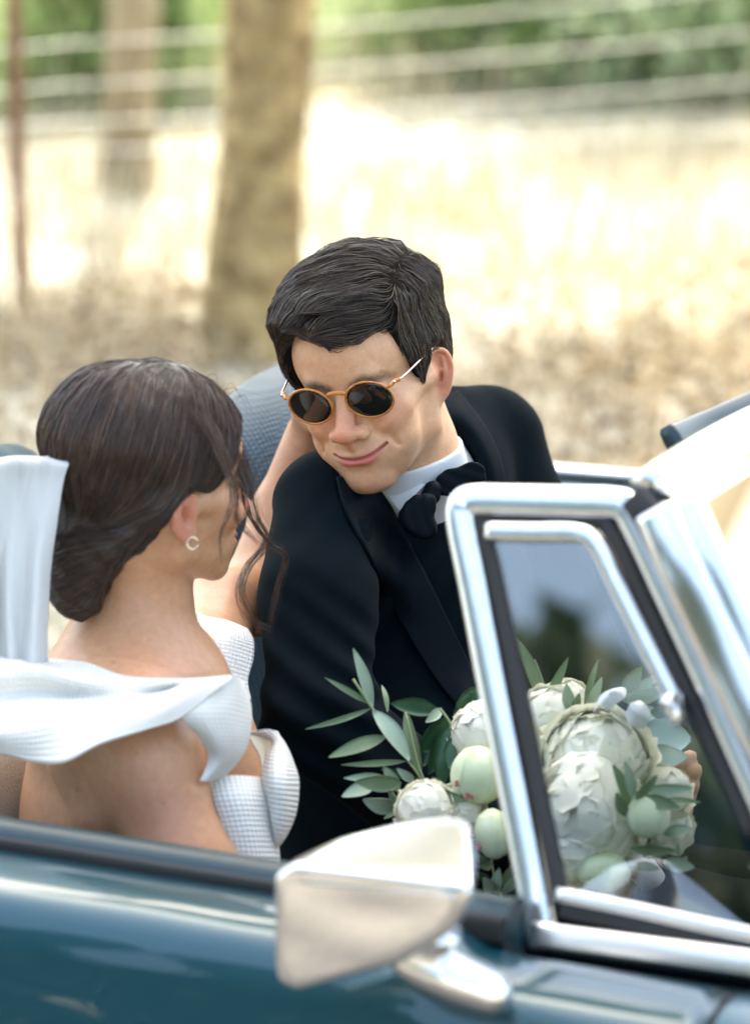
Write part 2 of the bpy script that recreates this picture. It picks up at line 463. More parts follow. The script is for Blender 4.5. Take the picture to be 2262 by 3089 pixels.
def face_pigment(q, base, blush, lip, stubble=None, brow=None, ear_red=1.0):
    n = len(q); c = np.tile(np.array(base, float), (n, 1))
    def mix(col, w):
        nonlocal c
        c = c * (1 - w[:, None]) + np.array(col) * w[:, None]
    sm = lambda d, a, b: np.clip((b - d) / (b - a), 0, 1)
    for s in (-1, 1):
        mix(blush, .35 * sm(ell(q, (s * 42, 66, -12), (22, 22, 17)), -4, 10))
        mix(blush, .75 * ear_red * sm(ell(q, (s * 80, -14, 2), (18, 22, 34)), -3, 4))
    mix(blush, .6 * sm(ell(q, (0, 100, -18), (13, 20, 18)), -2, 9))
    mix(blush, .25 * sm(ell(q, (0, 74, -84), (20, 17, 12)), -2, 9))
    for s in (-1, 1): mix((.42, .12, .06), .55 * sm(ell(q, (s * 71, -10, -2), (7, 9, 13)), -1, 4))
    if stubble is not None:
        w = sm(ell(q, (0, 45, -74), (66, 62, 30)), -2, 10); mix(stubble, .30 * w)
        w = sm(ell(q, (0, 92, -40), (30, 14, 7)), -2, 5); mix(stubble, .25 * w)
    if brow is not None:
        for s in (-1, 1):
            b = chain(q, [(s * 15, 88, 26), (s * 27, 87, 31.5), (s * 45, 76, 31), (s * 54, 64, 25)], [3.4, 4.4, 3.6, 2])
            w = sm(b, -1.5, 4) * (.65 + .35 * vnoise(q.astype(np.float32), .9)); mix(brow, np.clip(w * 1.2, 0, 1) * .85)
    mc = cr([(-26, 82, -46.5), (-19, 88, -49.2), (-9, 92, -51.0), (3, 93, -51.6), (15, 90.5, -50.2), (25, 84.5, -46.6), (34, 76.5, -41.5)], 3)
    mw = np.clip(np.sin(np.linspace(0, math.pi, len(mc))), 0, 1)
    w1 = sm(chain(q, mc + np.stack([0 * mw, 2 + 0 * mw, 2.0 * mw], 1), .4 + 2.2 * mw ** .7), -.8, 1.6)
    w2 = sm(chain(q, mc + np.stack([0 * mw, 1.5 + 0 * mw, -4.2 * mw], 1), .4 + 4.2 * mw ** 1.2), -1.0, 1.8)
    mix(lip, np.maximum(w1 * .6, w2 * .95))
    mix((.14, .03, .02), .9 * sm(chain(q, mc + np.array([0, 1.5, 0]), np.full(len(mc), .9)), -.3, 1.3))
    return c
# ------------------------------------------------------------------ hair
MAN_LINE = np.array([(-180, -48), (-130, -44), (-114, -15), (-106, 30), (-92, 34), (-82, 22), (-78, -2), (-62, -4), (-56, 30), (-51, 74), (-40, 90), (-20, 88), (-6, 75), (6, 67), (20, 72), (34, 77), (44, 76), (47.5, 54), (54, 34), (60, 14), (63, 3), (68, 2), (73, 20), (79, 34), (104, 34), (112, 5), (124, -36), (180, -48)], float)
WOM_LINE = np.array([(-180, -52), (-130, -45), (-110, -10), (-100, 25), (-80, 32), (-60, 50), (-30, 78), (0, 84), (30, 78), (50, 62), (60, 40), (72, 20), (80, 22), (88, 28), (98, 26), (106, 8), (116, -24), (130, -50), (180, -58)], float)
def line_z(q, T):
    return np.interp(np.degrees(np.arctan2(q[:, 0], q[:, 1])), T[:, 0], T[:, 1])
def skull(q):
    d = ell(q, (0, -10, 50), (75, 96, 82))
    d = smin(d, ell(q, (0, 36, 48), (62, 48, 46)), 22)
    d = smin(d, ell(q, (0, -10, -5), (66, 66, 60)), 20)
    return d
def man_hair(q):
    x, y, z = q[:, 0], q[:, 1], q[:, 2]
    top = np.clip((z - 62) / 45, 0, 1); top = top * top * (3 - 2 * top)
    side = np.clip((-x - 30) / 40, 0, 1)
    th = 7 + 15 * top + 5 * side * np.clip((z - 5) / 50, 0, 1)
    part = np.exp(-((x - 58 - (y - 20) * .1) / 7) ** 2) * np.clip((z - 70) / 20, 0, 1)
    th = th - 2.5 * part
    front = np.clip((y - 40) / 40, 0, 1); th = th - 5 * front * (1 - .5 * top)
    s1 = q * np.array([.010, .055, .075], np.float32); s2 = q * np.array([.03, .14, .16], np.float32)
    th = th + 4.2 * vnoise(s1, 1.0) * top + 2.2 * vnoise(s2 + 5, 1.0) * (.3 + .7 * top)
    th = th + (1 - top) * (.8 * vnoise(q * np.array([.12, .12, .03], np.float32), 1.0))
    d = skull(q) - th
    cut = (line_z(q, MAN_LINE) - z) * .8
    cut = cut + 2.0 * vnoise(q * np.array([.1, .1, .03], np.float32), 1.0)
    return smax(d, cut, 15)
def man_dir(q):
    x, y, z = q[:, 0], q[:, 1], q[:, 2]
    topw = np.clip((z - 60) / 25, 0, 1)
    left = np.clip((-x - 35) / 30, 0, 1)[:, None]
    v_top = np.stack([-np.ones_like(x), .35 + .3 * np.clip((y - 30) / 50, 0, 1), -.05 + 0 * x], 1)
    v_left = np.stack([-.15 + 0 * x, .25 + 0 * x, -np.ones_like(x)], 1)
    v_r = np.stack([.15 + 0 * x, -.35 + .55 * np.clip((y - 5) / 30, 0, 1), -np.ones_like(x)], 1)
    v_b = np.stack([.0 * x, -.3 + 0 * x, -np.ones_like(x)], 1)
    v = v_top * (1 - left) + v_left * left
    r = np.clip((x - 57 - (y - 20) * .1) / 8, 0, 1)[:, None]
    v = v * (1 - r) + v_r * r
    b = np.clip((-y - 55) / 25, 0, 1)[:, None]
    v = v * (1 - b) + v_b * b
    # locks that fall across one another
    s3 = q * np.float32(.045); sw = np.stack([vnoise(s3 + 11 * a, 1.0) for a in range(3)], 1); s4 = q * np.float32(.12); sw2 = np.stack([vnoise(s4 + 7 * a, 1.0) for a in range(3)], 1)
    return v + .38 * sw + .2 * sw2
BUN = np.array([(10, -86, -38), (22, -92, -62), (-8, -84, -66)], float)
def wom_hair(q):
    x, y, z = q[:, 0], q[:, 1], q[:, 2]
    th = 12 - 2 * np.clip((z - 90) / 40, 0, 1) + 12 * np.clip((-y - 20) / 60, 0, 1) * np.clip((z - 10) / 60, 0, 1)
    th = th - 6 * np.clip((y - 30) / 40, 0, 1)
    th = th + 2.2 * vnoise(q * np.array([.05, .05, .014], np.float32), 1.0) + 1.0 * vnoise(q * np.array([.15, .15, .03], np.float32) + 3, 1.0)
    d = skull(q) - th
    d = smax(d, (line_z(q, WOM_LINE) - z) * .85, 15)
    # sweep over the ear and the low twist at the nape
    d = smin(d, chain(q, [(69, 16, 40), (74, -12, 37), (74, -42, 6), (52, -76, -34)], [7, 10, 15, 20], 8), 12)
    d = smin(d, ell(q, (4, -84, -50), (56, 32, 42), rotm('Y', 12)), 14)
    d = smin(d, ell(q, (6, -90, -88), (42, 26, 34), rotm('Y', 14)), 10)
    roll = .9 * np.sin((z * .8 + x * .35 + y * .2) * .30) * np.clip((-z + 5) / 25, 0, 1)
    return d + roll * 1.2
def wom_dir(q):
    x, y, z = q[:, 0], q[:, 1], q[:, 2]
    c = np.array([10, -92, -50.0])
    v = c - q; v = v / (ln(v)[:, None] + 1e-6)
    down = np.stack([.1 * np.sign(x), -.35 + 0 * x, -np.ones_like(x)], 1)
    w = np.clip((z - 15) / 40, 0, 1)[:, None]
    v = v * (1 - w) + down * w
    back = np.stack([0 * x, -np.ones_like(x), -.55 + 0 * x], 1)
    fr = (np.clip((y - 25) / 40, 0, 1) * np.clip((60 - z) / 40, 0, 1))[:, None]
    v = v * (1 - fr) + back * fr
    # around the twist the hair wraps sideways
    b = (np.clip((-z - 20) / 20, 0, 1) * np.clip((-y - 40) / 20, 0, 1))[:, None]
    wrap = np.stack([-np.ones_like(x), -.3 + 0 * x, -.55 + 0 * x], 1)
    return v * (1 - b) + wrap * b

def hair_mesh(loc, R, t, s, vol, dirf, lo, hi, n, h, steps, step, lift, rad, seed, sides=3, jitter=.15):
    fv = lambda P: (vol(loc(P)) * (.001 * s)).astype(np.float32)
    v, q = mesh_sdf(fv, lo, hi, h)
    r = np.random.RandomState(seed)
    pick = v[r.randint(0, len(v), n)]
    g = grad(fv, pick.astype(np.float32))
    pick = pick[(g[:, 1] < .45)]              # the far underside of the head needs no strands
    R32 = R.astype(np.float32)
    df = lambda P, tt: dirf(loc(P)).astype(np.float32) @ R32.T
    sv, sq = strands(fv, pick, df, steps, step, lift, rad, sides, seed=seed, jitter=jitter)
    return v, q, sv, sq
def tufts(P, s=70): return .55 + .9 * np.clip(vnoise(P.astype(np.float32), s) * .9 + .3, 0, 1)
def hair_pigment(v, base, hi, seed, per):
    r = np.random.RandomState(seed); n = len(v) // per
    k = r.rand(n) ** 2.2
    c = np.array(base)[None] * (1 - k[:, None]) + np.array(hi)[None] * k[:, None]
    return np.repeat(c, per, axis=0)
def hair_mat(name, rough=.38):
    m = attr_mat(name, rough, .5, .25, 300)
    b = m.node_tree.nodes['Principled BSDF']
    b.inputs['Anisotropic'].default_value = .5
    b.inputs['Sheen Weight'].default_value = .05
    return m
# ------------------------------------------------------------------ leaves, crowns, ground
def leaf_cloud(centres, radii, n, size, seed, squash=.8, shell=.45):
    """many small bent leaf faces spread through blobs; returns verts (world), faces"""
    r = np.random.RandomState(seed); w = np.array(radii) ** 2; w = w / w.sum()
    k = r.choice(len(radii), n, p=w); d = r.randn(n, 3); d /= ln(d)[:, None]
    rad = (shell + (1 - shell) * r.rand(n)) * np.array(radii)[k]
    c = np.array(centres)[k] + d * rad[:, None] * np.array([1, 1, squash])
    c += r.randn(n, 3) * .12
    a = r.randn(n, 3); a[:, 2] -= .5; a /= ln(a)[:, None]; b = np.cross(a, r.randn(n, 3)); b /= ln(b)[:, None]
    nn = np.cross(a, b); s = size * (.6 + .8 * r.rand(n))[:, None]
    v = np.stack([c - a * s, c + b * s * .42 + nn * s * .15, c + a * s, c - b * s * .42 + nn * s * .15], 1).reshape(-1, 3)
    q = np.arange(n * 4).reshape(-1, 4)
    return v, q
def leaf_material(name, c1, c2, trans=.4):
    m, nt, N, L, b = new_mat(name)
    gi = N.new('ShaderNodeNewGeometry'); r = N.new('ShaderNodeValToRGB')
    r.color_ramp.elements[0].color = (*c1, 1); r.color_ramp.elements[1].color = (*c2, 1)
    L.new(gi.outputs['Random Per Island'], r.inputs['Fac'])
    L.new(r.outputs['Color'], b.inputs['Base Color']); b.inputs['Roughness'].default_value = .5
    t = N.new('ShaderNodeBsdfTranslucent'); L.new(r.outputs['Color'], t.inputs['Color'])
    mx = N.new('ShaderNodeMixShader'); mx.inputs['Fac'].default_value = trans
    L.new(b.outputs[0], mx.inputs[1]); L.new(t.outputs[0], mx.inputs[2])
    L.new(mx.outputs[0], N['Material Output'].inputs['Surface'])
    return m
LEAF_A = leaf_material('tree_leaves', (.06, .11, .02), (.15, .24, .05), .5)
LEAF_B = leaf_material('pale_tree_leaves', (.20, .27, .12), (.42, .50, .25), .5)
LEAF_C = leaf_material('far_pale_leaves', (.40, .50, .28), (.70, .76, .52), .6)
LEAF_D = leaf_material('far_green_leaves', (.20, .30, .11), (.48, .58, .28), .6)
BARK = mat('bark', (.20, .125, .045), .9, noise=(11, (.60, .42, .19), .15), bump=(26, 1.0, .05))
BARK2 = mat('pale_bark', (.20, .15, .085), .9, noise=(9, (.34, .27, .16), .2), bump=(20, .8, .03))

UPV = np.array([0, 0, 1.0])
def trunk_mesh(pts, rad, seed, n=28):
    r = np.random.RandomState(seed); P = cr(pts, 8); R = np.interp(np.linspace(0, 1, len(P)), np.linspace(0, 1, len(rad)), rad)
    vs_, fs = [], []
    for i, p in enumerate(P):
        for k in range(n):
            th = 2 * math.pi * k / n; q = np.array([math.cos(th), math.sin(th), 0])
            w = 1 + .07 * math.sin(3 * th + i * .05 + seed) + .06 * mnoise.noise(Vector((q[0] * 2.5, q[1] * 2.5, p[2] * 5 + seed))) + .05 * mnoise.noise(Vector((q[0] * 7, q[1] * 7, p[2] * 9)))
            vs_.append(p + q * R[i] * w)
    for i in range(len(P) - 1):
        for k in range(n): k2 = (k + 1) % n; fs.append((i * n + k, i * n + k2, (i + 1) * n + k2, (i + 1) * n + k))
    return vs_, fs
def tree(base, pts, rad, seed, bark, leafm, label, blobs=None, n=0, leaf=.09, limbs=(), group=None):
    t = empty('tree', base, label, 'tree', group)
    v, f = trunk_mesh(pts, rad, seed); obj('trunk', v, f, bark, t)
    if limbs:
        b = MB()
        for a in limbs: b.tube(cr(a[0], 5), np.linspace(a[1], a[2], (len(a[0]) - 1) * 5 + 1), 8)
        b.build('limbs', bark, t)
    if blobs is not None:
        v, q = leaf_cloud([b[:3] for b in blobs], [b[3] for b in blobs], n, leaf, seed)
        tag(obj('crown', v, q, leafm, t, smooth=False), kind='stuff')
    return t
def ground_h(x, y):
    return 0.0

# ground: dry pale field, leaf litter on the near verge, road under and before the car
def field_material():
    m, nt, N, L, b = new_mat('dry_grass_field')
    tc = N.new('ShaderNodeTexCoord'); pos = N.new('ShaderNodeNewGeometry')
    t1 = N.new('ShaderNodeTexNoise'); t1.inputs['Scale'].default_value = 1.2; t1.inputs['Detail'].default_value = 8
    t2 = N.new('ShaderNodeTexNoise'); t2.inputs['Scale'].default_value = 14; t2.inputs['Detail'].default_value = 6
    L.new(pos.outputs['Position'], t1.inputs['Vector']); L.new(pos.outputs['Position'], t2.inputs['Vector'])
    r = N.new('ShaderNodeValToRGB'); e = r.color_ramp.elements
    e[0].position = .38; e[0].color = (.15, .125, .08, 1); e[1].position = .60; e[1].color = (.52, .49, .41, 1)
    k = r.color_ramp.elements.new(.48); k.color = (.34, .31, .23, 1)
    mx = N.new('ShaderNodeMix'); mx.data_type = 'FLOAT'; mx.inputs['Factor'].default_value = .5
    L.new(t1.outputs['Fac'], mx.inputs['A']); L.new(t2.outputs['Fac'], mx.inputs['B']); L.new(mx.outputs['Result'], r.inputs['Fac'])
    L.new(r.outputs['Color'], b.inputs['Base Color']); b.inputs['Roughness'].default_value = .95
    bp = N.new('ShaderNodeBump'); bp.inputs['Strength'].default_value = .8; bp.inputs['Distance'].default_value = .05
    L.new(t2.outputs['Fac'], bp.inputs['Height']); L.new(bp.outputs['Normal'], b.inputs['Normal'])
    return m
FIELD = field_material()
n = 60
gx = np.concatenate([np.linspace(-400, -14, 10), np.linspace(-12, 14, n), np.linspace(16, 400, 10)])
gy = np.concatenate([np.linspace(-200, -2, 8), np.linspace(6.0, 30, n), np.linspace(34, 700, 12)])
X, Y = np.meshgrid(gx, gy); rr = np.random.RandomState(5)
Z = np.where((Y > 6.4) & (Y < 30) & (np.abs(X) < 14), .05 * (vnoise(np.stack([X, Y, 0 * X], -1).reshape(-1, 3).astype(np.float32), .7).reshape(X.shape)), 0)
vv = np.stack([X, Y, Z], -1).reshape(-1, 3); c = len(gx); r_ = len(gy)
i, j = np.meshgrid(np.arange(r_ - 1), np.arange(c - 1), indexing='ij')
q = np.stack([i * c + j, i * c + j + 1, (i + 1) * c + j + 1, (i + 1) * c + j], -1).reshape(-1, 4)
tag(obj('ground', vv, q, FIELD, origin=np.zeros(3)), kind='structure')
ROADM = mat('gravel_road', (.11, .10, .085), .95, noise=(60, (.14, .125, .105), .3), bump=(200, .3, .005))
mb = MB(); mb.add([(-60, -3.5, .012), (60, -3.5, .012), (60, 6.0, .012), (-60, 6.0, .012)], [(0, 1, 2, 3)])
tag(mb.build('road', ROADM, smooth=False), kind='structure')

# dry grass on the field
def blades(n, x0, x1, y0, y1, h0, h1, w, seed, dens=None):
    r = np.random.RandomState(seed); x = r.uniform(x0, x1, n); y = r.uniform(y0, y1, n)
    if dens is not None:
        keep = vnoise(np.stack([x, y, 0 * x], 1).astype(np.float32), dens) > r.uniform(-.6, .4, n); x, y = x[keep], y[keep]; n = len(x)
    h = r.uniform(h0, h1, n); a = r.uniform(0, 6.28, n); dx, dy = np.cos(a), np.sin(a); lean = h * r.uniform(.1, .7, n); b = r.uniform(0, 6.28, n)
    tx, ty = x + lean * np.cos(b), y + lean * np.sin(b); z0 = np.full(n, -.02)
    mxp, myp = x + .35 * lean * np.cos(b), y + .35 * lean * np.sin(b)
    v = np.stack([np.stack([x - dx * w, y - dy * w, z0], 1), np.stack([x + dx * w, y + dy * w, z0], 1), np.stack([mxp + dx * w * .7, myp + dy * w * .7, h * .6], 1), np.stack([mxp - dx * w * .7, myp - dy * w * .7, h * .6], 1), np.stack([tx, ty, h * .95], 1), np.stack([tx + .001, ty, h * .95], 1)], 1).reshape(-1, 3)
    k = np.arange(n)[:, None] * 6
    q = np.concatenate([k + np.array([[0, 1, 2, 3]]), k + np.array([[3, 2, 5, 4]])])
    return v, q
STRAW = leaf_material('dry_straw', (.32, .27, .16), (.60, .55, .42), .3)
STRAWG = leaf_material('greenish_straw', (.22, .24, .08), (.45, .43, .20), .3)
v1 = blades(26000, -3.4, 3.6, 8.6, 19, .05, .22, .006, 1, .9); v2 = blades(9000, -4, 5, 13, 24, .15, .45, .009, 2, .5)
v, q = join([v1, v2]); tag(obj('dry_grass', v, q, STRAW, smooth=False, origin=np.array([0, 9, 0.])), 'pale dry straw-coloured grass covering the sunlit field behind the fence', 'grass', kind='stuff')
v, q = blades(5000, -1.5, 5, 14.5, 20, .15, .5, .01, 3, .8)
tag(obj('green_grass', v, q, STRAWG, smooth=False, origin=np.array([0, 14, 0.])), 'yellow-green taller grass at the far edge of the field', 'grass', kind='stuff')
# leaf litter and scrub on the verge just behind the car
LITTER = leaf_material('leaf_litter', (.11, .075, .035), (.56, .43, .26), .25)
r = np.random.RandomState(9); nl = 34000
x = r.uniform(-2.4, 2.6, nl); y = r.uniform(6.6, 9.9, nl) ; keep = r.rand(nl) < np.clip((10.0 - y) / 1.5, 0, 1) * np.clip(.55 + .25 * x + .9 * vnoise(np.stack([x, y * .6, 0 * x], 1).astype(np.float32), 1.5), .12, 1); x, y = x[keep], y[keep]; nl = len(x)
z = r.uniform(0, .09, nl) * (1 + .8 * vnoise(np.stack([x, y, 0 * x], 1).astype(np.float32), 1.7)) + .02
a = r.randn(nl, 3); a[:, 2] *= .5; a /= ln(a)[:, None]; b = np.cross(a, r.randn(nl, 3)); b /= ln(b)[:, None]
s = r.uniform(.010, .028, nl)[:, None]; c = np.stack([x, y, z], 1)
v = np.stack([c - a * s, c + b * s * .5, c + a * s, c - b * s * .5], 1).reshape(-1, 3)
tag(obj('leaf_litter', v, np.arange(nl * 4).reshape(-1, 4), LITTER, smooth=False, origin=np.array([0, 8, 0.])), 'brown fallen leaves and scrub on the verge right behind the car', 'leaf litter', kind='stuff')
v, q = blades(5000, -2.4, 2.6, 7.0, 9.8, .04, .25, .004, 4, 1.3)
tag(obj('verge_grass', v, q, LITTER, smooth=False, origin=np.array([0, 8, 0.])), 'sparse brown weeds standing in the leaf litter behind the car', 'weeds', kind='stuff')

# trees
def gp(u, v): p = on_plane(u, v, 0.0); return p
b0 = gp(560, 815); b1 = gp(283, 425)
def at_y(u, v, Y):      # world point on the pixel's ray at world y
    a = DW(u, v, 1.0) - CAM; return CAM + a * (Y / a[1])
p = [b0 + [0, 0, -.1], at_y(556, 600, b0[1]), at_y(572, 400, b0[1]), at_y(590, 150, b0[1]), at_y(600, -40, b0[1]), at_y(612, -500, b0[1]), at_y(640, -1500, b0[1]) + [0, -.2, 0], at_y(600, -3000, b0[1]) + [0, -.6, 0]]
tree(b0, p, [.150, .125, .105, .105, .11, .11, .09, .05], 2, BARK, LEAF_A, 'thick mottled brown tree trunk rising right behind the couple, with a lichen-spotted bark', 
     [(-.6, 7.4, 7.4, 1.5), (1.1, 7.4, 7.5, 1.5), (.2, 8.3, 7.8, 1.5), (-1.5, 7.8, 7.8, 1.2), (.3, 6.7, 7.8, 1.5), (1.9, 8.0, 7.9, 1.3)], 34000, .11,
     limbs=[([at_y(612, -500, b0[1]), (-1.2, 8.2, 5.2), (-2.2, 7.8, 6.8)], .06, .02), ([at_y(620, -800, b0[1]), (.8, 8.0, 5.6), (2.4, 7.8, 7.4)], .05, .02)])
p = [b1 + [0, 0, -.1], at_y(287, 250, b1[1]), at_y(296, 0, b1[1]), at_y(300, -400, b1[1]), at_y(330, -1500, b1[1]), at_y(360, -2600, b1[1])]
tree(b1, p, [.095, .083, .08, .078, .06, .03], 5, BARK2, LEAF_A, 'slimmer pale tree trunk further back in the sunlit field, left of the thick trunk',
     [(-1.4, 11.4, 6.2, 1.5), (-.2, 11.8, 6.8, 1.5), (-2.2, 12, 7.0, 1.4)], 9000, .10)
# far trees along the top of the picture
def far_tree(u, vb, Y, h, wv, seed, leafm, label, n=5200, low=.9, group=None):
    a = DW(u, vb, 1.0) - CAM; x = a[0] / a[1] * Y
    r = np.random.RandomState(seed)
    blobs = [(x + r.uniform(-wv, wv), Y + r.uniform(-.3, .6), low + r.rand() ** 2 * 1.1, r.uniform(.22, .42)) for _ in range(22)] + [(x + r.uniform(-wv, wv), Y + r.uniform(-.5, .5), r.uniform(1.8, h), r.uniform(.3, .5)) for _ in range(3)]
    return tree((x, Y, 0), [(x, Y, -.1), (x + .05, Y, h * .35), (x - .1, Y, h * .7), (x, Y, h)], [.13, .11, .08, .03], seed, BARK, leafm, label, blobs, n, .05, group=group)
far_tree(960, 100, 14.6, 3.0, .42, 21, LEAF_C, 'pale green bush-like tree beyond the field, above and left of the man', 4000, .15)
far_tree(1240, 100, 14.0, 3.0, .42, 22, LEAF_D, 'mid-green bushy tree beyond the field, between the pale tree and the corner tree', 6500, .15)
far_tree(1560, 60, 13.8, 3.0, .40, 23, LEAF_C, 'dark-trunked green tree at the top right corner beyond the fence wires', 6500, .15)
far_tree(130, 60, 13.5, 3.2, .40, 24, LEAF_D, 'green tree beyond the field at the top left, behind the rusty post', 5500, .02)
far_tree(790, 40, 17.5, 3.0, .6, 25, LEAF_C, 'hazy pale tree far beyond the field, right of the thick trunk', 2600, .0)
# a wood on the other side of the road, behind the photographer: seen only in the paint, chrome and glass
r = np.random.RandomState(31)
bl = []
for _ in range(110):
    az = R_(r.uniform(-160, -92)); ds_ = r.uniform(14.5, 17.5); hi_ = 7.2
    bl.append((math.sin(az) * ds_, 1.5 + math.cos(az) * ds_, .6 + r.rand() * (hi_ - .9), r.uniform(1.1, 1.6)))
v, q = leaf_cloud([b[:3] for b in bl], [b[3] for b in bl], 26000, .28, 32)
WOODM = leaf_material('wood_leaves', (.022, .045, .015), (.055, .085, .028), .2)
tag(obj('wood', v, q, WOODM, smooth=False, origin=np.array([0, -11, 0.])), 'dark green wood across the road, reflected in the car door and mirror', 'wood', kind='stuff')

# fence: rusty posts and pale wires
RUST = mat('rusty_iron', (.24, .12, .065), .8, noise=(40, (.36, .20, .12), .2), bump=(80, .4, .004))
WIRE = mat('galvanised_wire', (.62, .60, .55), .5, .6)
fence = empty('wire_fence', gp(50, 690), 'rusty post and pale wire fence crossing the dry field behind the couple', 'fence')
fy = gp(50, 690)[1]
def fpost(x, Y, h, rad=.02):
    m = MB()
    m.box((x, Y, h / 2 - .1), (rad, .005, h / 2 + .1)); m.box((x, Y - rad, h / 2 - .1), (.005, rad - .003, h / 2 + .1), bev=0)
    return m.build('post', RUST, fence, smooth=False)
A0 = gp(47, 700); fdir = DW(1640, 180, 11.6) - DW(290, 260, 10.4); fdir[2] = 0; fdir /= np.linalg.norm(fdir)
for k in (-1, 0, 1, 2):
    pp = A0 + fdir * 3.6 * k
    if k != 1: fpost(pp[0], pp[1], 1.75)
for ya, yb in ((83, -30), (175, 72), (260, 180), (325, 285)):
    a_, b_ = DW(290, ya, 10.4), DW(1640, yb, 11.6); pts = []
    for s_ in np.linspace(-2.2, 3.2, 60):
        sag = -.018 * abs(math.sin(math.pi * (s_ + .1) * .9)); pts.append(a_ + (b_ - a_) * s_ + UPV * sag)
    w_ = MB().tube(pts, .0034, 6); w_.build('wire', WIRE, fence)
# ------------------------------------------------------------------ the car
def paint_material():
    m, nt, N, L, b = new_mat('petrol_blue_paint')
    b.inputs['Base Color'].default_value = (.001, .050, .070, 1); b.inputs['Metallic'].default_value = .3
    b.inputs['Roughness'].default_value = .34; b.inputs['Coat Weight'].default_value = .9; b.inputs['Coat Roughness'].default_value = .04
    tc = N.new('ShaderNodeTexCoord'); t = N.new('ShaderNodeTexNoise'); t.inputs['Scale'].default_value = 1.0; t.inputs['Detail'].default_value = 1
    mp = N.new('ShaderNodeMapping'); mp.inputs['Rotation'].default_value = (0, 0, .42); mp.inputs['Scale'].default_value = (3.5, 9, 26)
    L.new(tc.outputs['Object'], mp.inputs['Vector']); L.new(mp.outputs[0], t.inputs['Vector'])
    bp = N.new('ShaderNodeBump'); bp.inputs['Strength'].default_value = .35; bp.inputs['Distance'].default_value = .012
    L.new(t.outputs['Fac'], bp.inputs['Height']); L.new(bp.outputs['Normal'], b.inputs['Coat Normal'])
    return m
PAINT = paint_material()
CHROME = mat('chrome', (.84, .85, .86), .20, 1.0, noise=(60, (.72, .73, .74), .3))
CHROME_SOFT = mat('worn_chrome', (.78, .78, .77), .34, 1.0, bump=(25, .15, .003))
RUBBER = mat('black_rubber', (.012, .012, .012), .65, bump=(300, .2, .001))
VINYL = mat('dark_blue_vinyl', (.006, .028, .036), .34, spec=.5, noise=(90, (.009, .036, .046), .3), bump=(500, .35, .0008))
DARK = mat('dark_interior_trim', (.02, .025, .03), .7, bump=(200, .3, .001))
MIRROR = mat('mirror_glass', (.92, .92, .92), .015, 1.0)
def glass_material(name, tint=(.975, .99, .985), boost=1.0):
    m = bpy.data.materials.new(name); m.use_nodes = True; nt = m.node_tree; N = nt.nodes; L = nt.links; N.remove(N['Principled BSDF'])
    tr = N.new('ShaderNodeBsdfTransparent'); tr.inputs['Color'].default_value = (*tint, 1)
    gl = N.new('ShaderNodeBsdfGlossy'); gl.inputs['Roughness'].default_value = .01
    fr = N.new('ShaderNodeFresnel'); fr.inputs['IOR'].default_value = 1.52
    mu = N.new('ShaderNodeMath'); mu.operation = 'MULTIPLY'; mu.inputs[1].default_value = boost; mu.use_clamp = True
    mx = N.new('ShaderNodeMixShader'); L.new(fr.outputs[0], mu.inputs[0]); L.new(mu.outputs[0], mx.inputs[0])
    L.new(tr.outputs[0], mx.inputs[1]); L.new(gl.outputs[0], mx.inputs[2]); L.new(mx.outputs[0], N['Material Output'].inputs['Surface'])
    return m
GLASS = glass_material('window_glass', boost=2.9)

ZS = .80
LA = on_plane(10, 1815, ZS); LB = on_plane(1165, 1998, ZS)
cdir = LB - LA; cdir /= np.linalg.norm(cdir)             # towards the front of the car
cout = np.cross(cdir, (0, 0, 1.0)); cout /= np.linalg.norm(cout)
if cout[1] > 0: cout = -cout                              # outwards, towards the camera
UP = np.array([0, 0, 1.0])
car = empty('convertible_car', (LA + cdir * .4 - cout * .6) * [1, 1, 0], 'open-top petrol blue classic car with chrome window frames, seen over its near door', 'car')
def sweep(name, prof, s0, s1, m, n=24, closed=False, bulge=None, parent=car, drop=None, prof_n=4):
    P = cr(prof, prof_n); v, f = [], []; c = len(P)
    for i in range(n + 1):
        s = s0 + (s1 - s0) * i / n; dz = drop(s) if drop else 0
        for o, z in P: v.append(LA + cdir * s + cout * o + UP * (z - ZS + dz))
    for i in range(n):
        for j in range(c - 1): f.append((i * c + j, i * c + j + 1, (i + 1) * c + j + 1, (i + 1) * c + j))
    f.append(tuple(range(c))); f.append(tuple(n * c + j for j in range(c))[::-1])
    return obj(name, v, f, m, parent)
# near side: door with vinyl capping, paint shoulder and side
SB = float((LB - LA) @ cdir)
dip = lambda s: -.020 * min(1, max(0, (s - SB + .05) / .04))
door = sweep('door', [(.038, .790), (.075, .796), (.115, .792), (.138, .777), (.150, .755), (.158, .73), (.176, .67), (.194, .60), (.208, .53), (.216, .45), (.212, .35), (.180, .25), (.10, .24), (.02, .5), (.026, .783)], -.75, .72, PAINT, 60, drop=dip)
sweep('rear_wing', [(.038, .790), (.075, .796), (.115, .792), (.138, .777), (.150, .755), (.158, .73), (.176, .67), (.194, .60), (.208, .53), (.216, .45), (.212, .35), (.180, .25), (.10, .24), (.02, .5), (.026, .783)], -2.0, -.756, PAINT, 16)
sweep('front_wing', [(.038, .790), (.075, .796), (.115, .792), (.138, .777), (.150, .755), (.158, .73), (.176, .67), (.194, .60), (.208, .53), (.216, .45), (.212, .35), (.180, .25), (.10, .24), (.02, .5), (.026, .783)], .726, 2.3, PAINT, 16, drop=dip)
sweep('door_capping', [(-.012, .74), (-.012, .795), (.000, .806), (.016, .810), (.028, .803), (.034, .790), (.033, .76), (.0, .73)], -1.6, SB - .008, VINYL, 24)
sweep('window_seal', [(.033, .780), (.035, .798), (.038, .802), (.042, .797), (.0425, .78)], -1.6, SB - .008, RUBBER, 20)
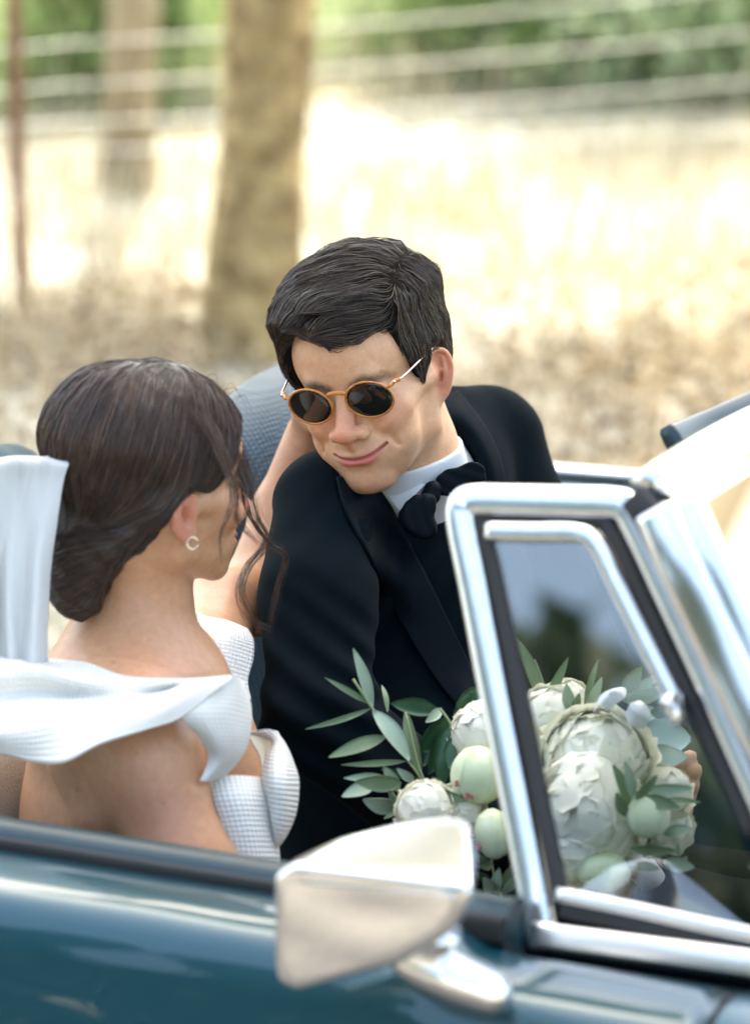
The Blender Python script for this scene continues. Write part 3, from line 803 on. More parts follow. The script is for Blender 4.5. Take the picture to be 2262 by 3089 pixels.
sweep('door_lining', [(-.013, .75), (-.02, .60), (-.03, .40), (-.02, .20), (.03, .2), (.03, .7)], -.75, .72, DARK, 6)

# quarter window frame
def bar(pts, w, t, m, name, parent=car, nrm=None, n=12):
    """rounded flat bar along pts (world); w = width in the window plane, t = thickness"""
    pts = cr(pts, 6) if len(pts) > 2 else np.array(pts); v, f = [], []
    nrm = cout if nrm is None else nrm
    for i, p in enumerate(pts):
        tg = pts[min(i + 1, len(pts) - 1)] - pts[max(i - 1, 0)]; tg /= np.linalg.norm(tg)
        b = nrm - tg * (nrm @ tg); b /= np.linalg.norm(b); a = np.cross(tg, b)
        for k in range(n):
            th = 2 * math.pi * (k + .5) / n; c_, s_ = math.cos(th), math.sin(th)
            v.append(p + a * w * np.sign(c_) * abs(c_) ** .42 + b * t * np.sign(s_) * abs(s_) ** .42)
    for i in range(len(pts) - 1):
        for k in range(n): k2 = (k + 1) % n; f.append((i * n + k, i * n + k2, (i + 1) * n + k2, (i + 1) * n + k))
    f.append(tuple(range(n))[::-1]); f.append(tuple((len(pts) - 1) * n + k for k in range(n)))
    return obj(name, v, f, m, parent)
# window plane: through its foot line, leaning in and back
QB = DW(1212, 2078, 3.10); QT = DW(1028, 1110, 3.215); QC = DW(1372, 1108, 3.13); QD = DW(1700, 2190, 2.99)
qn = np.cross(QD - QB, QT - QB); qn /= np.linalg.norm(qn); qn = qn if qn @ cout > 0 else -qn
def qp(u, v, off=0.0):                                    # where that pixel's ray meets the window plane
    a = DW(u, v, 1.0) - CAM; return CAM + a * (((QB - CAM) @ qn) / (a @ qn)) + qn * off
frame = bar([qp(1196, 2075), qp(1165, 1900), qp(1100, 1560), qp(1048, 1290), qp(1022, 1160), qp(1022, 1118), qp(1046, 1104), qp(1120, 1104), qp(1250, 1107), qp(1350, 1110), qp(1386, 1122), qp(1412, 1165), qp(1480, 1310), qp(1560, 1480), qp(1640, 1660), qp(1720, 1840)], .0145, .011, CHROME, 'quarter_window_frame', nrm=qn)
bar([qp(1188, 2064, .006), qp(1400, 2092, .006), qp(1640, 2124, .006), qp(1780, 2142, .006)], .0125, .012, CHROME_SOFT, 'lower_window_rail', nrm=qn)
bar([qp(1240, 1990), qp(1200, 1800), qp(1140, 1500), qp(1088, 1250), qp(1064, 1146), qp(1100, 1138), qp(1310, 1144), qp(1350, 1175), qp(1420, 1320), qp(1500, 1490), qp(1580, 1660), qp(1660, 1840)], .0065, .007, RUBBER, 'window_rubber', nrm=qn)
bar([qp(1243, 1990), qp(1420, 2030), qp(1640, 2078), qp(1740, 2100)], .013, .007, RUBBER, 'window_rubber', nrm=qn)
inner = bar([qp(1080, 1172, .004), qp(1180, 1174, .004), qp(1280, 1176, .004), qp(1322, 1205, .004), qp(1370, 1300, .004), qp(1430, 1420, .004), qp(1500, 1560, .004)], .0085, .007, CHROME, 'vent_window_frame', nrm=qn)
bar([qp(1235, 1972, .004), qp(1400, 2005, .004), qp(1560, 2040, .004), qp(1700, 2068, .004)], .0062, .006, CHROME_SOFT, 'vent_window_frame', nrm=qn)
m = MB(); m.tube([qp(1503, 1540, -.004), qp(1500, 1560, .03)], [.008, .006], 12); m.tube([qp(1500, 1540, .016), qp(1512, 1600, .018)], [.010, .007], 12)
m.build('vent_window_catch', CHROME, car)
gp_ = [qp(1078, 1165), qp(1305, 1168), qp(1345, 1215), qp(1420, 1370), qp(1500, 1540), qp(1600, 1770), qp(1730, 2090), qp(1240, 1985), qp(1200, 1800), qp(1140, 1500), qp(1088, 1250)]
pv = [p_ + qn * .0015 for p_ in gp_] + [p_ - qn * .0015 for p_ in gp_]; k = len(gp_)
obj('quarter_window_glass', pv, [tuple(range(k)), tuple(range(2 * k - 1, k - 1, -1))] + [(i, (i + 1) % k, (i + 1) % k + k, i + k) for i in range(k)], GLASS, car, smooth=False)

# windscreen: pillar, header, glass
pil = [DW(1445, 1120, 3.06), DW(1500, 1250, 3.04), DW(1590, 1440, 3.02), DW(1700, 1660, 2.99), DW(1800, 1860, 2.97)]
bar([DW(1402, 1098, 3.08), DW(1435, 1150, 3.07), DW(1520, 1330, 3.055), DW(1640, 1580, 3.03), DW(1760, 1840, 3.0)], .0135, .012, RUBBER, 'pillar_seal', nrm=qn)
bar([p_ + np.array([.002, -.012, 0]) for p_ in pil], .0200, .014, CHROME, 'windscreen_pillar', nrm=qn)
bar([DW(1497, 1112, 3.05), DW(1550, 1235, 3.03), DW(1640, 1430, 3.01), DW(1760, 1660, 2.98)], .0215, .012, CHROME, 'windscreen_trim', nrm=qn)
hd = [DW(1440, 1085, 3.08), DW(1470, 1060, 3.12), DW(1560, 1000, 3.28), DW(1680, 935, 3.5), DW(1800, 880, 3.8), DW(1900, 840, 4.15)]
wn_ = np.cross(pil[3] - pil[0], hd[3] - hd[0]); wn_ /= np.linalg.norm(wn_); wn_ = wn_ if wn_[1] < 0 else -wn_
bar(hd, .022, .016, CHROME, 'windscreen_header', nrm=wn_)
bar([hd[1] - UP * .034 + cdir * .02, hd[2] - UP * .050 + cdir * .03, hd[3] - UP * .060 + cdir * .03, hd[4] - UP * .060 + cdir * .03], .046, .01, CHROME, 'windscreen_header_trim', nrm=wn_)
g1 = [pil[0] + cdir * .03, pil[4] + cdir * .03, hd[5] + (pil[4] - pil[0]) + cdir * .04, hd[5] + cdir * .04]
obj('windscreen_glass', [p_ + wn_ * .002 for p_ in g1] + [p_ - wn_ * .002 for p_ in g1], [(0, 1, 2, 3), (7, 6, 5, 4), (0, 1, 5, 4), (1, 2, 6, 5), (2, 3, 7, 6), (3, 0, 4, 7)], glass_material('windscreen', boost=9.0), car, smooth=False)
bar([DW(1496, 1000, 3.45), DW(1556, 975, 3.5), DW(1636, 940, 3.55), DW(1740, 893, 3.62)], .030, .009, VINYL, 'sun_visor', nrm=wn_)
m = MB(); m.tube([DW(1505, 1000, 3.42), DW(1512, 1030, 3.40)], .011, 12); m.build('visor_clip', CHROME, car)

# far door, dashboard, floor, rear deck
def far_line(u, v, z): return on_plane(u, v, z)
FA = on_plane(1215, 1032, .81); FB = FA + cdir * 1.0
m = MB()
def far_strip(name, prof, mt, s0=-.45, s1=1.6):
    P = cr(prof, 3); v, f = [], []; c = len(P)
    for i in range(2):
        s = (s0, s1)[i]
        for o, z in P: v.append(FA + fdir2 * s + fout * o + UP * z)
    for j in range(c - 1): f.append((j, j + 1, c + j + 1, c + j))
    f.append(tuple(range(c))); f.append(tuple(c + j for j in range(c))[::-1])
    return obj(name, v, f, mt, car)
fdir2 = on_plane(1480, 1047, .81) - FA; fdir2 /= np.linalg.norm(fdir2)
fdir2 = (fdir2 * .6 + cdir * .4); fdir2 /= np.linalg.norm(fdir2)
fout = np.array([fdir2[1], -fdir2[0], 0]); fout = fout if fout[1] < 0 else -fout
far_strip('far_door', [(.0, .0), (-.05, -.01), (-.15, -.05), (-.19, -.3), (-.15, -.55), (-.02, -.55), (-.01, -.03)], PAINT)
far_strip('far_door_trim', [(.0, -.004), (.004, .004), (.016, .003), (.018, -.006)], CHROME)
far_strip('far_door_lining', [(.004, -.008), (.05, -.012), (.062, -.03), (.05, -.06), (.035, -.2), (.03, -.5), (.0, -.5)], VINYL)
# floor pan and sills close the tub
A = LA - cdir * 1.6; B = LA + cdir * 1.6
mb = MB(); mb.add([A + UP * (.22 - ZS), B + UP * (.22 - ZS), B - cout * 1.35 + UP * (.22 - ZS), A - cout * 1.35 + UP * (.22 - ZS)], [(0, 1, 2, 3)]); mb.build('floor_pan', DARK, car, smooth=False)
mb = MB(); c0 = LA - cdir * 1.25 - cout * .68 + UP * (-.22); mb.box(c0, (.04, .66, .38), np.array([cdir, cout, UP]), .03); mb.build('rear_bulkhead', VINYL, car)
# folded hood behind the seats
hoodf = lambda P: smin(chain(P, [D(-160, 1075, 4.0), D(20, 1070, 4.25), D(70, 1065, 4.5)], [.05, .045, .03], .02), chain(P, [D(-160, 1140, 4.0), D(60, 1120, 4.3), D(130, 1090, 4.6)], [.06, .05, .03], .02), .02) + .004 * vnoise(P, 25)
v, q = mesh_sdf(hoodf, D(-260, 1100, 4.0) - [0, .2, .1], D(200, 900, 4.6) + [0.05, .15, .1], .008)
obj('folded_hood', to_world(v), q, mat('hood_cloth', (.02, .05, .055), .8, bump=(400, .4, .001)), car)
# dashboard with chrome strip and instruments
dash_c = LA + cdir * 1.02 - cout * .62 + UP * -.06
ax = np.array([cdir, cout, UP])
m = MB(); m.box(dash_c, (.10, .62, .10), ax, .04); m.build('dashboard', mat('dashboard_vinyl', (.20, .19, .12), .5, noise=(20, (.26, .23, .13), .3)), car)
m = MB(); m.box(dash_c - cdir * .108, (.006, .58, .035), ax, .004); m.build('dashboard_trim', CHROME_SOFT, car)
for k in (-.33, -.2):
    cc = dash_c - cdir * .116 - cout * k
    m = MB(); m.tube([cc, cc - cdir * .012], .04, 20); d_ = m.build('gauge', RUBBER, car)
# steering wheel: thin rim and hub
sc = LA + cdir * .72 - cout * .34 + UP * -.10; sn = -cdir * .85 + UP * .5; sn /= np.linalg.norm(sn)
sa = np.cross(sn, UP); sa /= np.linalg.norm(sa); sb = np.cross(sn, sa)
wheel = MB().tube([sc + .19 * (math.cos(t) * sa + math.sin(t) * sb) for t in np.linspace(0, 2 * math.pi, 48)], .010, 10).build('steering_wheel', mat('wheel_bakelite', (.015, .015, .015), .3), car)
m = MB(); m.tube([sc - sn * .25, sc], .02, 12)
for t in (.3, 2.84, 4.71): m.tube([sc, sc + .185 * (math.cos(t) * sa + math.sin(t) * sb)], .007, 8)
m.build('steering_column', CHROME, wheel)

# door mirror
def head_sdf(P):
    return None
MC = DW(815, 1985, 2.90)
# corner points of the shell: face side (towards the rear and the camera) and closed side
def shell(face, back, nrm_round=.012):
    return face, back
f0 = [(606, 1925, 2.93), (600, 2145, 2.956), (648, 2182, 2.95), (830, 2140, 2.89), (1000, 2052, 2.856), (1040, 1985, 2.83), (1012, 1962, 2.83), (800, 1944, 2.87), (650, 1915, 2.92)]
top = [(600, 1935, 2.935), (640, 1895, 2.95), (745, 1845, 2.97), (870, 1812, 2.985), (985, 1795, 2.98), (1036, 1808, 2.955), (1052, 1880, 2.90), (1048, 1965, 2.84)]
FCE = np.array([DW(*p_) for p_ in f0])
import itertools
def hull(name, pts, m, parent, bev=.006, origin=None):
    b = bmesh.new(); vs_ = [b.verts.new(p_) for p_ in pts]
    bmesh.ops.convex_hull(b, input=vs_); 
    loose = [x_ for x_ in b.verts if not x_.link_faces]; bmesh.ops.delete(b, geom=loose, context='VERTS')
    bmesh.ops.dissolve_limit(b, angle_limit=R_(12), verts=b.verts[:], edges=b.edges[:])
    bmesh.ops.bevel(b, geom=b.edges[:], offset=bev, segments=3, profile=.6, affect='EDGES', clamp_overlap=True)
    b.verts.index_update(); v = [np.array(x_.co) for x_ in b.verts]; f = [[x_.index for x_ in fc.verts] for fc in b.faces]; b.free()
    return obj(name, v, f, m, parent)
# mirror local frame: face normal fn, lateral fa (towards image right), up fu
fn_ = np.cross(FCE[4] - FCE[1], FCE[0] - FCE[1]); fn_ /= np.linalg.norm(fn_); fn_ = fn_ if fn_[1] < 0 else -fn_
cen = FCE.mean(0); pts = []
def onf(u, v, off=0.0):
    a = DW(u, v, 1.0) - CAM; return CAM + a * (((cen - CAM) @ fn_) / (a @ fn_)) + fn_ * off
outl = [(602, 1935), (600, 2140), (612, 2172), (650, 2186), (740, 2168), (880, 2122), (985, 2066), (1030, 2010), (1044, 1950), (1020, 1945), (800, 1925), (640, 1905)]
pts = [onf(*p_) for p_ in outl]
backp = [DW(640, 1900, 2.955), DW(760, 1842, 2.96), DW(880, 1810, 2.962), DW(985, 1794, 2.955), DW(1034, 1806, 2.94), DW(1052, 1880, 2.93), DW(1046, 1960, 2.93), DW(1000, 2050, 2.93), DW(860, 2125, 2.98)]
mir = hull('mirror_shell', pts + backp, CHROME, car, .012)
sub = mir.modifiers.new('s', 'SUBSURF'); sub.levels = 1; sub.render_levels = 1
gl_ = [onf(u_, v_, .0035) for u_, v_ in [(632, 1960), (630, 2120), (640, 2146), (662, 2156), (740, 2140), (870, 2096), (965, 2046), (996, 2000), (1000, 1975), (985, 1966), (800, 1955), (655, 1944)]]
k = len(gl_); obj('mirror_glass', gl_ + [p_ - fn_ * .003 for p_ in gl_], [tuple(range(k)), tuple(range(2 * k - 1, k - 1, -1))] + [(i, (i + 1) % k, (i + 1) % k + k, i + k) for i in range(k)], MIRROR, mir, smooth=False)
m = MB(); m.tube(cr([DW(975, 2052, 2.93), DW(965, 2090, 2.94), DW(945, 2120, 2.95), DW(935, 2150, 2.96)], 4), [.016] * 4 + [.013] * 4 + [.013] * 4 + [.016], 14); m.build('mirror_stalk', CHROME, car)
bs = lambda P: smin(ell(P, D(1000, 2158, 2.96), (.052, .030, .020), rotm('Y', 22)), chain(P, [D(905, 2118, 2.95), D(1085, 2190, 2.94)], [.014, .016]), .015)
v, q = mesh_sdf(bs, D(820, 2260, 2.96) - [0, .08, .02], D(1180, 2020, 2.96) + [0, .08, .02], .003)
obj('mirror_foot', to_world(v), q, CHROME, car)

# seats
def seat(name, centre, size, rot, m, ribs, label=None, h=.008, lean=12):
    ca = rot; ax_ = np.array([cdir, cout, UP]); 
    le = R_(lean); e0 = cdir * math.cos(le) + UP * math.sin(le); e2 = -cdir * math.sin(le) + UP * math.cos(le)
    Rv = np.stack([to_view(CAM + e0) , to_view(CAM + cout), to_view(CAM + e2)], 1).astype(np.float32)
    c_ = to_view(centre).astype(np.float32)
    sx, sy, sz = size
    def f(P):
        L = (P - c_) @ Rv
        y, z = np.abs(L[:, 1]) / sy, np.maximum(L[:, 2], 0) / sz
        e = (np.maximum(y, 0) ** 3.2 + z ** 3.2) ** (1 / 3.2)
        d1 = (e - 1) * min(sy, sz); d2 = np.abs(L[:, 0]) - sx; d3 = -L[:, 2] - .45
        return smax(smax(d1, d2, .05), d3, .03)
    R = np.linalg.norm([sx, sy, sz + .3])
    v, q = mesh_sdf(f, c_ - R, c_ + R, h)
    return obj(name, to_world(v), q, m, car)
def weave_material(name, c1, c2, scale, rough=.5, depth=.002):
    m, nt, N, L, b = new_mat(name)
    tc = N.new('ShaderNodeTexCoord'); w = N.new('ShaderNodeTexVoronoi'); w.inputs['Scale'].default_value = scale; w.inputs['Randomness'].default_value = 0
    mp = N.new('ShaderNodeMapping'); mp.inputs['Rotation'].default_value = (0, R_(12), math.atan2(cdir[1], cdir[0])); L.new(tc.outputs['Object'], mp.inputs['Vector']); L.new(mp.outputs[0], w.inputs['Vector'])
    r = N.new('ShaderNodeValToRGB'); r.color_ramp.elements[0].position = .2; r.color_ramp.elements[1].position = .6
    r.color_ramp.elements[0].color = (*c1, 1); r.color_ramp.elements[1].color = (*c2, 1)
    L.new(w.outputs['Distance'], r.inputs['Fac']); L.new(r.outputs['Color'], b.inputs['Base Color']); b.inputs['Roughness'].default_value = rough
    bp = N.new('ShaderNodeBump'); bp.inputs['Strength'].default_value = .8; bp.inputs['Distance'].default_value = depth
    L.new(w.outputs['Distance'], bp.inputs['Height']); bp.invert = True; L.new(bp.outputs['Normal'], b.inputs['Normal'])
    return m
WEAVE = weave_material('basket_weave_vinyl', (.075, .12, .145), (.03, .055, .07), 210)
seat('passenger_seat', DW(745, 1110, 4.38), (.065, .26, .185), 0, WEAVE, True)
seat('driver_seat', DW(-60, 1960, 3.62), (.06, .24, .16), 0, mat('beige_seat_cloth', (.42, .38, .33), .9, bump=(350, .8, .002)), True)
# ------------------------------------------------------------------ people
SKIN = attr_mat('skin', .44, .4, .075, 110, sss=.5, bump=(700, .30, .0007))
HAIRM = hair_mat('dark_brown_hair', .45); HAIRW = hair_mat('brown_hair', .42)
SUIT = mat('midnight_tuxedo_wool', (.0018, .0050, .0072), .9, spec=.05, noise=(45, (.0025, .0065, .009), .3), bump=(700, .3, .0006)); SUIT.node_tree.nodes['Principled BSDF'].inputs['Sheen Weight'].default_value = .008
SATIN = mat('satin_lapel', (.0018, .0050, .0080), .62, spec=.08, bump=(300, .12, .0006))
SHIRT = mat('white_cotton', (.70, .71, .715), .7, bump=(600, .2, .0005))
def fingers(P, wrist, palm_c, dirv, curlv, side, n=4, L=.075, r=.0085, thumb=True, k=.006):
    """palm and separate bent fingers; dirv along fingers, curlv the way they bend, side across the knuckles"""
    dirv, curlv, side = [np.asarray(a, float) / np.linalg.norm(a) for a in (dirv, curlv, side)]
    d = None
    for i in range(n):
        off = (i - (n - 1) / 2) * .0195; ln_ = L * (.92, 1.0, .96, .78)[i % 4]
        a = palm_c + side * off * .95 + dirv * .035; b = a + (dirv * .9 + curlv * .42 + side * off * 1.2) * ln_ * .45
        c = b + (dirv * .55 + curlv * .85) * ln_ * .32; e = c + (dirv * .15 + curlv) * ln_ * .25
        f = chain(P, [palm_c + side * off * .6, a, b, c, e], [r * 1.2, r * 1.08, r, r * .92, r * .8], .003)
        d = f if d is None else smin(d, f, .003)
    pm = chain(P, [wrist, palm_c - dirv * .02, palm_c + dirv * .02], [.024, .026, .024], .015)
    pm = smax(pm, np.abs((P - palm_c.astype(np.float32)) @ curlv.astype(np.float32)) - .015, .012)
    d = smin(d, pm, .01)
    if thumb:
        t0 = palm_c - dirv * .028 - side * .022; t1 = t0 - side * .028 + dirv * .022 + curlv * .012; t2 = t1 + dirv * .03 + curlv * .012
        d = smin(d, chain(P, [t0, t1, t2], [r * 1.5, r * 1.2, r], .004), .008)
    return d
f32 = lambda p: np.asarray(p, np.float32)

# ---- man
man = empty('person', (*to_world(D(860, 1900, 3.98))[:2], .45), 'smiling man in dark tuxedo and black bow tie leaning toward the woman', 'person', 'wedding couple seated in the convertible')
NB = D(915, 1075, 3.99)                       # base of the neck
neck = lambda P: chain(P, [m_view((0, -26, -40)), m_view((0, -32, -90)), NB + [0, .02, -.01]], [.058, .056, .064], .02)
def torso(P, g=0.0):
    d = chain(P, [D(915, 1130, 4.05), D(885, 1330, 4.02), D(900, 1720, 4.02)], [.105 + g, .135 + g, .15 + g], .04)
    d = smin(d, chain(P, [D(715, 1105, 3.87), D(930, 1040, 4.05), D(1076, 964, 4.12)], [.052 + g, .070 + g, .050 + g], .03), .05)
    return d
def arm_r(P, g=0.0): return chain(P, [D(712, 1114, 3.85), D(700, 1320, 3.77), D(705, 1580, 3.71), D(1010, 1830, 3.70), D(1250, 1900, 3.72)], [.046 + g, .050 + g, .047 + g, .042 + g, .034 + g], .02)
def arm_l(P, g=0.0): return chain(P, [D(1084, 968, 4.13), D(1122, 1130, 4.12), D(1290, 1520, 4.02), D(1440, 1745, 3.90), D(1470, 1775, 3.80)], [.050 + g, .052 + g, .046 + g, .036 + g, .028], .02)
def legs(P, g=0.0): return np.minimum(chain(P, [D(900, 1980, 4.0), D(1650, 2120, 3.75)], [.11 + g, .08 + g]), chain(P, [D(900, 2000, 4.2), D(1700, 2050, 4.0)], [.11 + g, .08 + g]))
def man_hand(P):
    # the left hand comes round the bouquet from behind: four separate fingers seen at its right side
    d = None
    for i, (a, b, c) in enumerate([((1440, 1700, 3.70), (1502, 1690, 3.655), (1520, 1668, 3.625)), ((1448, 1728, 3.70), (1516, 1722, 3.655), (1532, 1698, 3.622)), ((1450, 1758, 3.70), (1514, 1756, 3.66), (1526, 1730, 3.628)), ((1446, 1788, 3.71), (1492, 1800, 3.67), (1508, 1782, 3.64))]):
        e = chain(P, [D(*a), D(*b), D(*c)], [.0098, .0092, .0078], .003); d = e if d is None else smin(d, e, .0025)
    pm = chain(P, [D(1480, 1785, 3.80), D(1458, 1755, 3.72)], [.022, .027], .01); d = smin(d, pm, .008)
    return smin(d, chain(P, [D(1440, 1760, 3.72), D(1420, 1690, 3.70), D(1450, 1650, 3.68)], [.013, .012, .010], .004), .006)
def man_body(P):
    hd = near(P, MT, .19, lambda p: (face(m_loc(p)) * .001).astype(np.float32))
    d = smin(hd, neck(P), .018)
    t = np.minimum(np.minimum(torso(P, -.02), arm_r(P, -.016)), np.minimum(arm_l(P, -.012), legs(P, -.02)))
    d = smin(d, t, .02)
    return smin(d, near(P, D(1460, 1740, 3.68), .12, man_hand), .008)
SKM = (.68, .37, .205)
def meshpart(name, f, lo, hi, h, m, parent, pig=None):
    v, q = mesh_sdf(f, lo, hi, h); return obj(name, to_world(v), q, m, parent, pigment=None if pig is None else pig(v.astype(np.float32)))
# fine mesh for the head and hand, coarser below where the clothes cover it: one continuous surface either way
hv, hq = mesh_sdf(lambda P: smax(man_body(P), ((P - f32(D(930, 1062, 3.97))) @ f32((.29, .12, -.95))), .002), [-.16, 3.66, -.12], [.14, 4.12, .30], .0016)
bv, bq_ = mesh_sdf(lambda P: smin(smin(chain(P, [D(905, 1010, 3.97), NB + [0, .02, -.01]], [.050, .062], .02), np.minimum(np.minimum(torso(P, -.02), arm_r(P, -.016)), np.minimum(arm_l(P, -.012), legs(P, -.02))), .02), near(P, D(1460, 1740, 3.68), .12, man_hand), .008), [-.40, 3.55, -.50], [.42, 4.30, .16], .0045)
v, q = join([(hv, hq), (bv, bq_)])
def man_pig(v):
    L = m_loc(v); c = face_pigment(L, SKM, (.64, .24, .14), (.58, .15, .12), (.42, .27, .17), (.10, .06, .04))
    far = (ln(v - MT) > .19)[:, None]; return np.where(far, np.array((.64, .36, .25)), c)
obj('body', to_world(v), q, SKIN, man, pigment=man_pig(v.astype(np.float32)))
v, q, sv, sq = hair_mesh(m_loc, MR, MT, 1, man_hair, man_dir, MT - .2, MT + .22, 15000, .0022, 12, .0060, lambda t: .0010 + .0026 * math.sin(t * 2.7), .00028, 11, jitter=.2)
_v, _q = join([(v, q), (sv, sq)])
HB = mat('hair_underlayer', (.012, .009, .007), .95, spec=.05)
_o = obj('hair', to_world(_v), _q, HAIRM, man, pigment=np.concatenate([np.tile((.012, .009, .007), (len(v), 1)), hair_pigment(sv, (.017, .011, .008), (.14, .092, .060), 2, 36)]))
_o.data.materials.append(HB); _o.data.polygons.foreach_set('material_index', np.r_[np.ones(len(q), np.int32), np.zeros(len(sq), np.int32)])

# jacket: opened in a V over the shirt
def folds(P):
    a = 0.0022 * vnoise(P * np.array([9, 9, 22], np.float32), 1.0) + .0035 * vnoise(P * np.array([5, 5, 9], np.float32) + 3, 1.0)
    # pulled creases round the elbow and armpit
    e = f32(D(700, 1540, 3.66)); r = ln(P - e); a = a + .0035 * np.sin(P[:, 2] * 150 + P[:, 0] * 90 + 3 * vnoise(P, 9)) * np.exp(-(r / .10) ** 2)
    e = f32(D(820, 1270, 3.86)); r = ln(P - e); a = a + .003 * np.sin(P[:, 2] * 120 - P[:, 0] * 130 + 2 * vnoise(P, 9)) * np.exp(-(r / .09) ** 2)
    return a
def jacket(P):
    t = smin(torso(P, .004), chain(P, [D(1000, 938, 4.10), D(1075, 936, 4.14)], [.046, .044]), .03)
    d = smin(smin(t, arm_l(P, .010), .012), arm_r(P, .010), .012)
    d = smin(d, chain(P, [D(955, 1990, 3.95), D(900, 1700, 3.98)], [.16, .158]), .05)
    d = d + 1.4 * folds(P)
    # V opening
    v = np.minimum(chain(P, [D(868, 1040, 3.80), D(925, 1130, 3.80), D(1020, 1400, 3.86)], [.060, .048, .006]), chain(P, [D(930, 985, 3.82), D(985, 1080, 3.85), D(1022, 1400, 3.86)], [.064, .046, .006]))
    d = smax(d, -v, .006)
    nk = chain(P, [m_view((0, -20, -40)), NB + [.006, .0, .01]], [.064, .0665]); d = smax(d, -nk, .006)
    return d
JK = meshpart('jacket', jacket, [-.42, 3.52, -.50], [.42, 4.30, .16], .0040, SUIT, man)
meshpart('trousers', lambda P: legs(P, .004) + .003 * vnoise(P, 14), [-.3, 3.5, -.72], [.75, 4.5, -.2], .008, SUIT, man)
# shirt: body, wing of collar either side
def shirt(P):
    d = torso(P, -.006) + .0008 * vnoise(P, 40)
    box = chain(P, [D(880, 1080, 3.95), D(980, 1200, 3.95), D(1030, 1450, 3.95)], [.10, .085, .05]); d = smax(d, box, .01)
    top = NB + [.0, -.01, .024]; band = np.abs(chain(P, [m_view((0, -30, -88)), NB + [0, .012, -.03]], [.0625, .068])) - .0032
    cut = ((P - f32(m_view((0, -30, -90)))) @ f32(MR[:, 2])) + .002
    return smin(d, smax(band, cut, .002), .006)
meshpart('shirt', shirt, [-.20, 3.74, -.22], [.17, 4.16, .14], .0019, SHIRT, man)
def cast(f, u, v, d0=3.5, d1=4.3, n=260):
    t = np.linspace(d0, d1, n); P = np.stack([D(u, v, x) for x in t]).astype(np.float32)
    k = np.nonzero(f(P) < 0)[0]; return float(t[k[0]]) if len(k) else None
def drape(f, rows, off, nu=6, nv=6, d0=3.5, d1=4.3, smooth=True):
    """rows of picture points laid on the surface f, lifted by off (scalar or per column list)"""
    G = []
    for r_i, row in enumerate(rows):
        ds = [cast(f, u_, v_, d0, d1) for u_, v_ in row]; ok = [d_ for d_ in ds if d_ is not None]; m_ = np.median(ok) if ok else 3.9
        ds = [d_ if d_ is not None else m_ for d_ in ds]
        o_ = off if np.isscalar(off) else None
        G.append([D(u_, v_, d_ - (o_ if o_ is not None else off[j])) for j, ((u_, v_), d_) in enumerate(zip(row, ds))])
    return to_world(grid_surf(G, nu, nv))
jr = [[(838, 1082), (790, 1062), (742, 1050)], [(862, 1120), (806, 1120), (760, 1120)], [(894, 1180), (850, 1200), (806, 1215)], [(930, 1250), (888, 1285), (846, 1300)], [(975, 1340), (936, 1380), (900, 1400)], [(1018, 1430), (985, 1470), (955, 1490)], [(1050, 1500), (1030, 1535), (1010, 1560)]]
sheet('lapel', drape(jacket, jr, [.010, .012, .008]), .0035, SATIN, man)
jr = [[(972, 885), (990, 872), (1008, 862)], [(988, 930), (1015, 915), (1042, 905)], [(1012, 980), (1048, 970), (1080, 962)], [(1035, 1030), (1072, 1030), (1106, 1030)], [(1046, 1090), (1080, 1100), (1110, 1110)], [(1048, 1180), (1072, 1200), (1092, 1215)], [(1046, 1330), (1060, 1350), (1070, 1370)]]
sheet('lapel', drape(jacket, jr, [.008, .012, .009]), .0035, SUIT, man)
# collar leaves
cl = [[D(956, 902, 3.955), D(963, 935, 3.925), D(960, 985, 3.885)], [D(972, 925, 3.945), D(982, 962, 3.915), D(974, 1010, 3.875)], [D(994, 968, 3.935), D(1000, 998, 3.905), D(966, 1044, 3.862)], [D(1024, 1024, 3.925), D(996, 1040, 3.895), D(936, 1062, 3.852)]]
sheet('collar_leaf', to_world(grid_surf(cl, 6, 6)), .0018, SHIRT, man)
cl = [[D(900, 1066, 3.862), D(872, 1076, 3.866), D(842, 1082, 3.87)], [D(918, 1066, 3.852), D(888, 1090, 3.852), D(860, 1102, 3.856)], [D(936, 1068, 3.848), D(910, 1096, 3.846), D(880, 1128, 3.85)]]
sheet('collar_leaf', to_world(grid_surf(cl, 6, 6)), .0018, SHIRT, man)
# bow tie: knot and two folded wings lying on the shirt front
bt0 = min(x for x in (cast(shirt, 915, 1140), cast(jacket, 915, 1140), 3.83) if x) - .012
bt1 = min(x for x in (cast(shirt, 1005, 1062), cast(jacket, 1005, 1062), 3.86) if x) - .010
def wing(P, pts, rad, dep, sl, ridge):
    d = chain(P, pts, rad, .004)
    d = smax(d, np.abs(P[:, 1] - dep - sl * (P[:, 0] - pts[0][0])) - .0085, .003)
    return d + ridge
def bow(P):
    z = vnoise(P, 45); c0 = D(950, 1088, (bt0 + bt1) / 2)
    ra = .0005 * np.sin((P[:, 0] + P[:, 2] * .25) * 520 + 2.5 * z); rb = .0005 * np.sin((P[:, 0] * .3 + P[:, 2]) * 520 + 2.5 * z)
    kn = ell(P, c0, (.0105, .0125, .0150), rotm('Y', 20)) + rb * .6
    a = wing(P, [D(946, 1102, bt0), D(928, 1120, bt0), D(918, 1140, bt0), D(934, 1160, bt0)], [.007, .0155, .0185, .0145], bt0, .15, ra)
    b = wing(P, [D(958, 1080, bt1), D(990, 1064, bt1), D(1042, 1048, bt1)], [.007, .0135, .0150], bt1, .2, rb)
    return smin(smin(kn, a, .003), b, .003)
meshpart('bow_tie', bow, D(850, 1220, 3.8) - [0, .08, .0], D(1100, 1000, 3.8) + [0, .10, 0], .0014, SATIN, man)

